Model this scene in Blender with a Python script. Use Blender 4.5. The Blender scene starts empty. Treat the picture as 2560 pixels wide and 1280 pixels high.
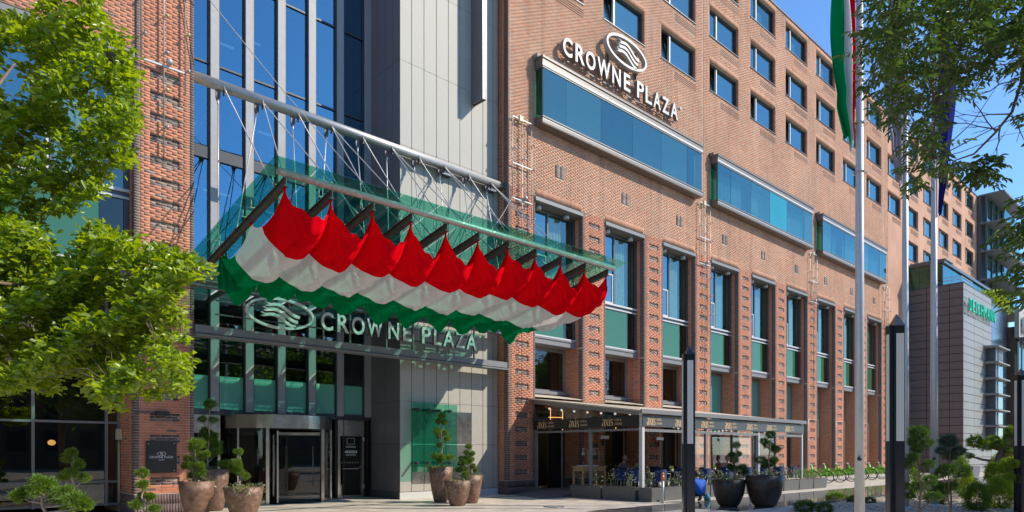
import bpy, bmesh, math, random
import numpy as np
from mathutils import Vector, Matrix
random.seed(7); rng = np.random.default_rng(11)
S = bpy.context.scene
C = S.collection
PI = math.pi
# ---------------------------------------------------------------- camera
F_PX, CX, HY, EYE = 1732.0, 1280.0, 1133.0, 1.65
TH = math.atan2(3120-CX, F_PX)
cam_d = bpy.data.cameras.new('camera'); cam = bpy.data.objects.new('camera', cam_d); C.objects.link(cam)
cam.location = (0, 0, EYE); cam.rotation_euler = (PI/2, 0, TH-PI/2)
cam_d.sensor_width = 36; cam_d.lens = F_PX/2560*36; cam_d.shift_y = (HY-640)/2560
cam_d.clip_start = .05; cam_d.clip_end = 2000
S.camera = cam
# ---------------------------------------------------------------- light
SUN_DIR = Vector((-.98, 1.0, -1.10)).normalized()        # the way the light travels
sun_el = math.asin(-SUN_DIR.z); sun_az = math.atan2(-SUN_DIR.x, -SUN_DIR.y)   # from +Y towards +X
W_ = bpy.data.worlds.new('World'); S.world = W_; W_.use_nodes = True
nt = W_.node_tree; nt.nodes.clear()
sky = nt.nodes.new('ShaderNodeTexSky'); sky.sky_type = 'NISHITA'; sky.sun_disc = False
sky.sun_elevation = sun_el; sky.sun_rotation = sun_az
sky.altitude = 150; sky.air_density = 1.0; sky.dust_density = .15; sky.ozone_density = 4.0
bg = nt.nodes.new('ShaderNodeBackground'); bg.inputs['Strength'].default_value = .15
wo = nt.nodes.new('ShaderNodeOutputWorld')
tn = nt.nodes.new('ShaderNodeVectorMath'); tn.operation = 'MULTIPLY'; tn.inputs[1].default_value = (.66, .84, 1.0)
nt.links.new(sky.outputs[0], tn.inputs[0]); nt.links.new(tn.outputs[0], bg.inputs[0]); nt.links.new(bg.outputs[0], wo.inputs[0])
sd = bpy.data.lights.new('sun', 'SUN'); sd.energy = 3.55; sd.angle = math.radians(.55); sd.color = (1, .91, .77)
sun = bpy.data.objects.new('sun', sd); C.objects.link(sun); sun.location = (30, -30, 40)
sun.rotation_euler = SUN_DIR.to_track_quat('-Z', 'Y').to_euler()
S.view_settings.view_transform = 'Standard'; S.view_settings.look = 'None'
S.view_settings.exposure = .7; S.view_settings.gamma = 1.0; S.view_settings.use_curve_mapping = False
S.render.engine = 'CYCLES'
S.cycles.max_bounces = 10; S.cycles.transparent_max_bounces = 24

FW = Vector((math.cos(TH), math.sin(TH), 0)); RT = Vector((math.sin(TH), -math.cos(TH), 0))
def ray(x, y): return FW + RT*((x-CX)/F_PX) + Vector((0, 0, (HY-y)/F_PX))
def at_depth(x, y, d): return Vector((0, 0, EYE)) + ray(x, y)*d
def at_y(x, y, Y):
    r = ray(x, y); return Vector((0, 0, EYE)) + r*(Y/r.y)
def at_x(x, y, X):
    r = ray(x, y); return Vector((0, 0, EYE)) + r*(X/r.x)
def on_ground(x, y, z=0):
    r = ray(x, y); return Vector((0, 0, EYE)) + r*((z-EYE)/r.z)

# ---------------------------------------------------------------- materials
MATS = {}
def newmat(name):
    m = bpy.data.materials.new(name); m.use_nodes = True
    n = m.node_tree.nodes; n.clear()
    o = n.new('ShaderNodeOutputMaterial'); MATS[name] = m
    return m, m.node_tree, o
def _col(c): return (c[0], c[1], c[2], 1)
def pbr(name, col, rough=.6, metal=0, noise=.0, nscale=8, bump=0, bscale=60, spec=.5, emit=None, estr=0, col2=None, rvar=0, coat=0, trans=0):
    m, t, o = newmat(name); N = t.nodes.new; Lk = t.links.new
    p = N('ShaderNodeBsdfPrincipled'); Lk(p.outputs[0], o.inputs[0])
    p.inputs['Base Color'].default_value = _col(col); p.inputs['Roughness'].default_value = rough
    p.inputs['Metallic'].default_value = metal; p.inputs['Specular IOR Level'].default_value = spec
    if coat: p.inputs['Coat Weight'].default_value = coat; p.inputs['Coat Roughness'].default_value = .15
    if emit: p.inputs['Emission Color'].default_value = _col(emit); p.inputs['Emission Strength'].default_value = estr
    tc = N('ShaderNodeTexCoord'); ge = N('ShaderNodeNewGeometry')
    if noise or col2:
        tx = N('ShaderNodeTexNoise'); tx.inputs['Scale'].default_value = nscale; tx.inputs['Detail'].default_value = 8; tx.inputs['Roughness'].default_value = .65
        Lk(ge.outputs['Position'], tx.inputs['Vector'])
        r = N('ShaderNodeValToRGB'); r.color_ramp.elements[0].position = .32; r.color_ramp.elements[1].position = .68
        a = col; b = col2 if col2 else tuple(min(1, v*(1+noise)) for v in col); a = tuple(v*(1-noise) for v in a)
        r.color_ramp.elements[0].color = _col(a); r.color_ramp.elements[1].color = _col(b)
        Lk(tx.outputs[0], r.inputs[0]); Lk(r.outputs[0], p.inputs['Base Color'])
        if rvar:
            mr = N('ShaderNodeMapRange'); mr.inputs[3].default_value = rough-rvar; mr.inputs[4].default_value = rough+rvar
            Lk(tx.outputs[0], mr.inputs[0]); Lk(mr.outputs[0], p.inputs['Roughness'])
    if bump:
        tb = N('ShaderNodeTexNoise'); tb.inputs['Scale'].default_value = bscale; tb.inputs['Detail'].default_value = 6
        Lk(ge.outputs['Position'], tb.inputs['Vector'])
        b_ = N('ShaderNodeBump'); b_.inputs['Strength'].default_value = bump; b_.inputs['Distance'].default_value = .02
        Lk(tb.outputs[0], b_.inputs['Height']); Lk(b_.outputs[0], p.inputs['Normal'])
    return m
def brickmat(name, cols, zfade=None, dirt=.35):
    """colours spread over the single bricks (random per island) with large weather patches"""
    m, t, o = newmat(name); N = t.nodes.new; Lk = t.links.new
    p = N('ShaderNodeBsdfPrincipled'); Lk(p.outputs[0], o.inputs[0]); p.inputs['Roughness'].default_value = .85
    ge = N('ShaderNodeNewGeometry'); oi = N('ShaderNodeObjectInfo')
    ad = N('ShaderNodeMath'); ad.operation = 'ADD'; Lk(ge.outputs['Random Per Island'], ad.inputs[0]); Lk(oi.outputs['Random'], ad.inputs[1])
    fr = N('ShaderNodeMath'); fr.operation = 'FRACT'; Lk(ad.outputs[0], fr.inputs[0])
    r = N('ShaderNodeValToRGB'); r.color_ramp.interpolation = 'LINEAR'
    els = r.color_ramp.elements
    for i, c in enumerate(cols):
        pos = i/(len(cols)-1)
        e = els[0] if i == 0 else (els[len(els)-1] if i == len(cols)-1 else els.new(pos))
        e.position = pos; e.color = _col(c)
    Lk(fr.outputs[0], r.inputs[0])
    n1 = N('ShaderNodeTexNoise'); n1.inputs['Scale'].default_value = .35; n1.inputs['Detail'].default_value = 7; n1.inputs['Roughness'].default_value = .6
    Lk(ge.outputs['Position'], n1.inputs['Vector'])
    n2 = N('ShaderNodeTexNoise'); n2.inputs['Scale'].default_value = 22; n2.inputs['Detail'].default_value = 5
    Lk(ge.outputs['Position'], n2.inputs['Vector'])
    mr = N('ShaderNodeMapRange'); mr.inputs[1].default_value = .3; mr.inputs[2].default_value = .7; mr.inputs[3].default_value = 1-dirt*.55; mr.inputs[4].default_value = 1+dirt*.4
    Lk(n1.outputs[0], mr.inputs[0])
    mr2 = N('ShaderNodeMapRange'); mr2.inputs[1].default_value = .3; mr2.inputs[2].default_value = .7; mr2.inputs[3].default_value = .86; mr2.inputs[4].default_value = 1.12
    Lk(n2.outputs[0], mr2.inputs[0])
    mu = N('ShaderNodeMath'); mu.operation = 'MULTIPLY'; Lk(mr.outputs[0], mu.inputs[0]); Lk(mr2.outputs[0], mu.inputs[1])
    vm = N('ShaderNodeVectorMath'); vm.operation = 'SCALE'; Lk(r.outputs[0], vm.inputs[0]); Lk(mu.outputs[0], vm.inputs['Scale'])
    out = vm.outputs[0]
    # pale lime bloom in streaks
    mp = N('ShaderNodeMapping'); mp.inputs['Scale'].default_value = (1.6, 1.6, .22); Lk(ge.outputs['Position'], mp.inputs['Vector'])
    n3 = N('ShaderNodeTexNoise'); n3.inputs['Scale'].default_value = 1.1; n3.inputs['Detail'].default_value = 9; n3.inputs['Roughness'].default_value = .7; Lk(mp.outputs[0], n3.inputs['Vector'])
    r3 = N('ShaderNodeMapRange'); r3.inputs[1].default_value = .5; r3.inputs[2].default_value = .75; r3.inputs[3].default_value = 0; r3.inputs[4].default_value = .38 if zfade else .06
    Lk(n3.outputs[0], r3.inputs[0])
    mx = N('ShaderNodeMix'); mx.data_type = 'RGBA'; Lk(r3.outputs[0], mx.inputs[0]); Lk(out, mx.inputs[6]); mx.inputs[7].default_value = (.62, .47, .37, 1)
    mp2 = N('ShaderNodeMapping'); mp2.inputs['Scale'].default_value = (2.6, 2.6, .16); mp2.inputs['Location'].default_value = (7, 3, 1); Lk(ge.outputs['Position'], mp2.inputs['Vector'])
    n4 = N('ShaderNodeTexNoise'); n4.inputs['Scale'].default_value = .8; n4.inputs['Detail'].default_value = 8; Lk(mp2.outputs[0], n4.inputs['Vector'])
    r4 = N('ShaderNodeMapRange'); r4.inputs[1].default_value = .55; r4.inputs[2].default_value = .78; r4.inputs[3].default_value = 1; r4.inputs[4].default_value = .62; Lk(n4.outputs[0], r4.inputs[0])
    v4 = N('ShaderNodeVectorMath'); v4.operation = 'SCALE'; Lk(mx.outputs[2], v4.inputs[0]); Lk(r4.outputs[0], v4.inputs['Scale'])
    Lk(v4.outputs[0], p.inputs['Base Color'])
    b_ = N('ShaderNodeBump'); b_.inputs['Strength'].default_value = .35; b_.inputs['Distance'].default_value = .006
    Lk(n2.outputs[0], b_.inputs['Height']); Lk(b_.outputs[0], p.inputs['Normal'])
    return m
def brick_texture_mat(name, axis='X'):
    """brickwork too far off to tell the bricks apart"""
    m, t, o = newmat(name); N = t.nodes.new; Lk = t.links.new
    p = N('ShaderNodeBsdfPrincipled'); Lk(p.outputs[0], o.inputs[0]); p.inputs['Roughness'].default_value = .88
    ge = N('ShaderNodeNewGeometry'); sp = N('ShaderNodeSeparateXYZ'); Lk(ge.outputs['Position'], sp.inputs[0])
    cb = N('ShaderNodeCombineXYZ'); Lk(sp.outputs['X' if axis == 'X' else 'Y'], cb.inputs[0]); Lk(sp.outputs['Z'], cb.inputs[1])
    bt = N('ShaderNodeTexBrick'); Lk(cb.outputs[0], bt.inputs['Vector'])
    bt.inputs['Scale'].default_value = 1; bt.inputs['Brick Width'].default_value = .282; bt.inputs['Row Height'].default_value = .072
    bt.inputs['Mortar Size'].default_value = .006; bt.inputs['Mortar Smooth'].default_value = .2
    bt.inputs['Color1'].default_value = (.49, .24, .14, 1); bt.inputs['Color2'].default_value = (.44, .23, .14, 1); bt.inputs['Mortar'].default_value = (.48, .36, .28, 1)
    n1 = N('ShaderNodeTexNoise'); n1.inputs['Scale'].default_value = .35; n1.inputs['Detail'].default_value = 8; Lk(ge.outputs['Position'], n1.inputs['Vector'])
    mr = N('ShaderNodeMapRange'); mr.inputs[1].default_value = .3; mr.inputs[2].default_value = .7; mr.inputs[3].default_value = .82; mr.inputs[4].default_value = 1.15; Lk(n1.outputs[0], mr.inputs[0])
    vm = N('ShaderNodeVectorMath'); vm.operation = 'SCALE'; Lk(bt.outputs[0], vm.inputs[0]); Lk(mr.outputs[0], vm.inputs['Scale']); Lk(vm.outputs[0], p.inputs['Base Color'])
    return m
def glassmat(name, tint, refl, refl_tint=(1, 1, 1), rough=.0, wav=0, body=None, body_mix=0, fres=1.5):
    """tinted clear glass: light passes through tinted, the rest mirrors"""
    m, t, o = newmat(name); N = t.nodes.new; Lk = t.links.new
    tr = N('ShaderNodeBsdfTransparent'); tr.inputs[0].default_value = _col([c**.5 for c in tint])
    gl = N('ShaderNodeBsdfGlossy'); gl.inputs[0].default_value = _col(refl_tint); gl.inputs['Roughness'].default_value = rough
    lw = N('ShaderNodeLayerWeight'); lw.inputs[0].default_value = .5
    pw = N('ShaderNodeMath'); pw.operation = 'POWER'; Lk(lw.outputs['Facing'], pw.inputs[0]); pw.inputs[1].default_value = 4.5
    mr = N('ShaderNodeMapRange'); mr.inputs[3].default_value = refl if refl > .2 else refl*.7; mr.inputs[4].default_value = .95; Lk(pw.outputs[0], mr.inputs[0])
    first = tr.outputs[0]
    if body:
        df = N('ShaderNodeBsdfDiffuse'); df.inputs[0].default_value = _col(body)
        m0 = N('ShaderNodeMixShader'); m0.inputs[0].default_value = 1-(1-body_mix)**.5 if body_mix < .5 else body_mix; Lk(tr.outputs[0], m0.inputs[1]); Lk(df.outputs[0], m0.inputs[2]); first = m0.outputs[0]
    mx = N('ShaderNodeMixShader'); Lk(mr.outputs[0], mx.inputs[0]); Lk(first, mx.inputs[1]); Lk(gl.outputs[0], mx.inputs[2]); Lk(mx.outputs[0], o.inputs[0])
    if wav:
        ge = N('ShaderNodeNewGeometry'); nz = N('ShaderNodeTexNoise'); nz.inputs['Scale'].default_value = .9; nz.inputs['Detail'].default_value = 2; Lk(ge.outputs['Position'], nz.inputs['Vector'])
        b_ = N('ShaderNodeBump'); b_.inputs['Strength'].default_value = wav; b_.inputs['Distance'].default_value = .05; Lk(nz.outputs[0], b_.inputs['Height']); Lk(b_.outputs[0], gl.inputs['Normal'])
    return m
def clothmat(name, col, trans=.5, rough=.8):
    m, t, o = newmat(name); N = t.nodes.new; Lk = t.links.new
    d = N('ShaderNodeBsdfDiffuse'); d.inputs[0].default_value = _col(col)
    tl = N('ShaderNodeBsdfTranslucent'); tl.inputs[0].default_value = _col(col)
    mx = N('ShaderNodeMixShader'); mx.inputs[0].default_value = trans; Lk(d.outputs[0], mx.inputs[1]); Lk(tl.outputs[0], mx.inputs[2]); Lk(mx.outputs[0], o.inputs[0])
    ge = N('ShaderNodeNewGeometry'); nz = N('ShaderNodeTexNoise'); nz.inputs['Scale'].default_value = 5; nz.inputs['Detail'].default_value = 4; Lk(ge.outputs['Position'], nz.inputs['Vector'])
    b_ = N('ShaderNodeBump'); b_.inputs['Strength'].default_value = .3; b_.inputs['Distance'].default_value = .04; Lk(nz.outputs[0], b_.inputs['Height']); Lk(b_.outputs[0], d.inputs['Normal'])
    return m
def leafmat(name, cols, trans=.35, gloss=.08):
    m, t, o = newmat(name); N = t.nodes.new; Lk = t.links.new
    ge = N('ShaderNodeNewGeometry'); r = N('ShaderNodeValToRGB')
    els = r.color_ramp.elements
    for i, c in enumerate(cols):
        pos = i/(len(cols)-1)
        e = els[0] if i == 0 else (els[len(els)-1] if i == len(cols)-1 else els.new(pos))
        e.position = pos; e.color = _col(c)
    n1 = N('ShaderNodeTexNoise'); n1.inputs['Scale'].default_value = 1.7; n1.inputs['Detail'].default_value = 4; Lk(ge.outputs['Position'], n1.inputs['Vector'])
    ad = N('ShaderNodeMath'); ad.operation = 'MULTIPLY_ADD'; Lk(ge.outputs['Random Per Island'], ad.inputs[0]); ad.inputs[1].default_value = .7
    mr = N('ShaderNodeMapRange'); mr.inputs[1].default_value = .3; mr.inputs[2].default_value = .7; mr.inputs[3].default_value = 0; mr.inputs[4].default_value = .3; Lk(n1.outputs[0], mr.inputs[0]); Lk(mr.outputs[0], ad.inputs[2])
    Lk(ad.outputs[0], r.inputs[0])
    d = N('ShaderNodeBsdfDiffuse'); tl = N('ShaderNodeBsdfTranslucent'); Lk(r.outputs[0], d.inputs[0])
    hs = N('ShaderNodeHueSaturation'); hs.inputs['Hue'].default_value = .485; hs.inputs['Saturation'].default_value = 1.1; hs.inputs['Value'].default_value = 1.7; Lk(r.outputs[0], hs.inputs['Color']); Lk(hs.outputs[0], tl.inputs[0])
    g = N('ShaderNodeBsdfGlossy'); g.inputs['Roughness'].default_value = .38; g.inputs[0].default_value = (.9, .95, .85, 1)
    mx = N('ShaderNodeMixShader'); mx.inputs[0].default_value = trans; Lk(d.outputs[0], mx.inputs[1]); Lk(tl.outputs[0], mx.inputs[2])
    m2 = N('ShaderNodeMixShader'); m2.inputs[0].default_value = gloss; Lk(mx.outputs[0], m2.inputs[1]); Lk(g.outputs[0], m2.inputs[2]); Lk(m2.outputs[0], o.inputs[0])
    return m
RED = [(.52, .18, .09), (.57, .205, .105), (.48, .165, .085), (.59, .23, .125), (.52, .19, .10), (.44, .165, .10), (.55, .195, .10)]
PINK = [(.49, .235, .135), (.53, .26, .145), (.45, .22, .128), (.57, .295, .175), (.49, .24, .14), (.40, .245, .165), (.53, .24, .13), (.50, .29, .19)]
DARK = [(.12, .082, .078), (.15, .10, .095), (.10, .07, .07), (.17, .115, .105), (.135, .09, .09)]
GREYB = [(.26, .19, .15), (.29, .22, .18), (.20, .15, .125), (.34, .27, .225), (.26, .19, .155)]
brickmat('brick_red', RED, dirt=.3); brickmat('brick_pink', PINK, zfade=True, dirt=.35)
brickmat('brick_dark', DARK, dirt=.2); brickmat('brick_grey', GREYB, dirt=.25)
brick_texture_mat('brickwork_far'); brick_texture_mat('brickwork_side', 'Y')
pbr('mortar', (.50, .42, .36), .95, noise=.18, nscale=14)
pbr('mortar_pink', (.54, .41, .31), .95, noise=.18, nscale=14)
pbr('clad_warm', (.37, .35, .30), .62, metal=.0, noise=.05, nscale=3, rvar=.08)
pbr('clad_dark', (.17, .155, .165), .4, metal=.3, noise=.07, nscale=3)  # darker clad_warm; puts the shade of the tower's side into the colour
pbr('black_gap', (.01, .01, .012), .8)
pbr('steel', (.46, .45, .43), .45, metal=.45, noise=.12, nscale=9, rvar=.1)
pbr('steel_dull', (.40, .395, .38), .45, metal=.6, noise=.12, nscale=12)
pbr('steel_rust', (.42, .36, .30), .5, metal=.45, col2=(.56, .52, .47), noise=.1, nscale=14)
pbr('alu_light', (.19, .19, .19), .5, metal=.1, noise=.06, nscale=5)
pbr('fin_grey', (.27, .275, .285), .55, metal=.1, noise=.06, nscale=5)
pbr('fascia_brown', (.17, .145, .125), .45, metal=.2, noise=.08)
pbr('alu_white', (.55, .55, .53), .4, metal=.1)
pbr('alu_dark', (.10, .105, .115), .42, metal=.4, noise=.06)
pbr('frame_dark', (.045, .05, .06), .4, metal=.3)
pbr('beam_dark', (.115, .085, .08), .45, metal=.3, noise=.25, nscale=9)
pbr('black_paint', (.012, .015, .022), .22, spec=.6, coat=.4)
pbr('black_matte', (.02, .02, .022), .6)
pbr('lamp_panel', (.62, .60, .54), .35)
pbr('white_paint', (.78, .77, .74), .4)
pbr('pole_grey', (.50, .50, .49), .35, metal=.25, noise=.05)
pbr('brushed', (.58, .54, .50), .24, metal=1, noise=.1, nscale=4, rvar=.08)
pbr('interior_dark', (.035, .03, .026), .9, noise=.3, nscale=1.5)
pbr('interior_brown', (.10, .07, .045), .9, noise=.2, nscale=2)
pbr('interior_floor', (.18, .15, .12), .3, noise=.2)
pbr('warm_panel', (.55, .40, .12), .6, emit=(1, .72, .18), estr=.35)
pbr('warm_lamp', (1, .6, .2), .5, emit=(1, .5, .12), estr=1.4)
pbr('bulb_white', (.9, .88, .8), .3, emit=(1, .93, .8), estr=.4)
pbr('bulb_yellow', (.62, .50, .22), .3)
pbr('curtain', (.60, .64, .60), .9, noise=.12, nscale=4)
pbr('green_panel', (.055, .17, .10), .35, noise=.15, nscale=1.5)
pbr('soffit', (.16, .15, .13), .5, metal=.2)
pbr('pot_bronze', (.15, .075, .045), .42, metal=.15, col2=(.29, .175, .12), noise=.35, nscale=9, bump=.6, bscale=45, rvar=.12)
pbr('pot_black', (.022, .018, .017), .38, col2=(.085, .05, .038), noise=.3, nscale=5, bump=.5, bscale=40)
pbr('soil', (.05, .035, .025), .95, bump=.6)
pbr('bark', (.16, .115, .08), .9, noise=.35, nscale=18, bump=.7, bscale=30)
pbr('bark_grey', (.30, .24, .18), .9, noise=.3, nscale=20, bump=.6)
pbr('planter_grey', (.105, .105, .10), .65, noise=.1, nscale=6)
pbr('wood', (.62, .36, .16), .5, noise=.18, nscale=10)
pbr('blue_fabric', (.012, .03, .12), .75)
pbr('blue_shirt', (.01, .10, .50), .8, noise=.15, nscale=12)
pbr('teal_cloth', (.05, .24, .30), .85)
pbr('skin', (.50, .28, .18), .5); pbr('hair_dark', (.03, .02, .015), .6); pbr('hair_grey', (.40, .34, .28), .7)
pbr('hair_brown', (.10, .05, .025), .6)
pbr('shirt_white', (.62, .60, .58), .85); pbr('shirt_pink', (.62, .34, .30), .85); pbr('trousers', (.03, .03, .035), .8)
pbr('shirt_check', (.08, .07, .08), .85, col2=(.30, .27, .26), noise=.4, nscale=40)
pbr('orange', (.85, .22, .03), .4)
pbr('bike_green', (.19, .47, .015), .35, coat=.3); pbr('tyre', (.02, .02, .02), .8); pbr('sticker_red', (.6, .03, .05), .5)
pbr('gold_letter', (.82, .55, .27), .45, metal=.1)
pbr('grey_letter', (.75, .75, .73), .5)
pbr('banner_black', (.022, .02, .02), .5); pbr('banner_grey', (.06, .063, .068), .38)
pbr('awning', (.50, .42, .33), .8, noise=.12, nscale=3); pbr('awning_edge', (.24, .245, .25), .5)
pbr('plaque', (.018, .018, .018), .22, col2=(.07, .07, .07), noise=.3, nscale=90)
pbr('letter_steel', (.40, .395, .38), .5, metal=.1); pbr('letter_side', (.22, .19, .17), .5, metal=.3)
pbr('sign_steel', (.66, .68, .66), .38, metal=.25)
pbr('green_letter', (.0, .50, .27), .4, emit=(0, .6, .3), estr=.03)
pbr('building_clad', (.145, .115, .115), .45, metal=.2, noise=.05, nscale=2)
pbr('building_clad_lit', (.23, .225, .205), .5, noise=.06, nscale=2)  # building_clad lightened for the front, sunlight put into the colour
pbr('rug', (.13, .115, .115), .95, noise=.2, nscale=60)
pbr('stone_grey', (.27, .26, .24), .8, noise=.2, nscale=9)
pbr('terracotta', (.38, .17, .09), .8, noise=.15)
pbr('cream_box', (.55, .50, .34), .5)
pbr('rope', (.45, .42, .36), .7)
pbr('far_plaster', (.17, .14, .10), .9, noise=.1); pbr('far_roof', (.25, .10, .06), .9)
glassmat('canopy_glass', (.17, .62, .48), .04, (.8, 1, .95), body=(.05, .42, .32), body_mix=.12)
glassmat('canopy_glass_edge', (.1, .5, .38), .1)
glassmat('curtain_blue', (.14, .26, .40), .36, (.36, .68, .80), wav=.08)  # blue tint stands in for deep blue sky mirrored in the glass
glassmat('curtain_low', (.40, .52, .50), .16, (.85, .95, .95), wav=.05)
glassmat('frosted_teal', (.10, .30, .26), .10, (.8, .95, .92), body=(.17, .50, .40), body_mix=.72)
for k_, (tt, rr_, ww_) in enumerate((((.32, .56, .58), (.37, .62, .62), .10), ((.28, .52, .55), (.34, .58, .60), .16), ((.36, .58, .57), (.40, .65, .62), .13))):
    glassmat('bay_glass'+('', '_b', '_c')[k_], tt, (.23, .22, .25)[k_], rr_, wav=ww_, body=(.06, .20, .22), body_mix=.12)
glassmat('win_glass_b', (.45, .58, .58), .22, (.40, .66, .70), wav=.10, body=(.05, .15, .17), body_mix=.08)
glassmat('bay_glass_teal', (.1, .5, .45), .2, (.5, .9, .95), body=(.04, .36, .36), body_mix=.5)
glassmat('bay_glass_side', (.28, .55, .38), .08, (.7, .95, .85), body=(.05, .14, .08), body_mix=.35)
glassmat('win_glass', (.30, .40, .44), .30, (.42, .70, .76), wav=.06, body=(.05, .15, .18), body_mix=.25)
glassmat('win_glass_green', (.42, .58, .50), .20, (.62, .80, .82), wav=.05)
glassmat('green_glass', (.12, .30, .18), .13, (.60, .78, .66), wav=.12, body=(.045, .15, .07), body_mix=.85)
glassmat('dark_glass', (.34, .34, .32), .09, (.95, 1, .95), wav=.05)
glassmat('door_glass', (.62, .64, .62), .07)
glassmat('clear_panel', (.88, .88, .86), .05)
glassmat('screen_teal', (.30, .80, .62), .08, (.8, 1, .92), body=(.02, .40, .26), body_mix=.08)
clothmat('cloth_red', (.68, .002, .008), .08); clothmat('cloth_white', (.74, .72, .73), .22); clothmat('cloth_green', (.0, .22, .07), .22)
clothmat('cloth_blue', (.03, .035, .22), .45); clothmat('cloth_grey', (.32, .31, .38), .45)
leafmat('leaf_bright', [(.19, .28, .012), (.27, .37, .02), (.13, .22, .015), (.30, .40, .035), (.09, .165, .012), (.20, .31, .02)], .50, .05)
leafmat('leaf_dark', [(.026, .062, .011), (.04, .085, .014), (.065, .12, .018), (.032, .07, .013)], .34, .04)  # dark tone carries the shade of the tree's own crown
leafmat('leaf_conifer', [(.11, .20, .025), (.17, .28, .035), (.08, .15, .025), (.22, .33, .045)], .3, .03)
leafmat('leaf_conifer_dark', [(.04, .095, .022), (.065, .135, .028), (.10, .18, .035)], .2, .03)
leafmat('leaf_blue', [(.04, .085, .06), (.06, .12, .08), (.05, .10, .08)], .15, .05)
leafmat('leaf_shrub', [(.08, .13, .04), (.16, .20, .07), (.25, .27, .14), (.09, .15, .05)], .3, .08)
leafmat('leaf_yellow', [(.20, .30, .02), (.28, .38, .04), (.15, .24, .02)], .35, .06)
# paving: pale stone slabs
def paving(name, c1, c2, mortar, w, h, rough, rmin):
    m, t, o = newmat(name); N = t.nodes.new; Lk = t.links.new
    p = N('ShaderNodeBsdfPrincipled'); Lk(p.outputs[0], o.inputs[0])
    ge = N('ShaderNodeNewGeometry')
    bt = N('ShaderNodeTexBrick'); Lk(ge.outputs['Position'], bt.inputs['Vector']); bt.inputs['Scale'].default_value = 1
    bt.inputs['Brick Width'].default_value = w; bt.inputs['Row Height'].default_value = h; bt.inputs['Mortar Size'].default_value = .010
    bt.inputs['Color1'].default_value = _col(c1); bt.inputs['Color2'].default_value = _col(c2); bt.inputs['Mortar'].default_value = _col(mortar)
    nz = N('ShaderNodeTexNoise'); nz.inputs['Scale'].default_value = 1.4; nz.inputs['Detail'].default_value = 9; nz.inputs['Roughness'].default_value = .7; Lk(ge.outputs['Position'], nz.inputs['Vector'])
    mr = N('ShaderNodeMapRange'); mr.inputs[1].default_value = .3; mr.inputs[2].default_value = .7; mr.inputs[3].default_value = .62; mr.inputs[4].default_value = 1.12; Lk(nz.outputs[0], mr.inputs[0])
    vm = N('ShaderNodeVectorMath'); vm.operation = 'SCALE'; Lk(bt.outputs[0], vm.inputs[0]); Lk(mr.outputs[0], vm.inputs['Scale']); Lk(vm.outputs[0], p.inputs['Base Color'])
    mr2 = N('ShaderNodeMapRange'); mr2.inputs[3].default_value = rmin; mr2.inputs[4].default_value = rough; Lk(nz.outputs[0], mr2.inputs[0]); Lk(mr2.outputs[0], p.inputs['Roughness'])
    return m
paving('paving_pale', (.62, .54, .44), (.56, .49, .40), (.36, .31, .26), .9, .45, .8, .45)
paving('paving_polished', (.20, .17, .165), (.15, .13, .13), (.10, .09, .09), 1.2, .6, .12, .03)
pbr('gravel_base', (.24, .19, .14), .95, noise=.3, nscale=30, bump=.8)
pbr('pebble', (.43, .37, .29), .8, noise=.25, nscale=25)
pbr('kerb', (.36, .35, .32), .7, noise=.1)
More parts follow.
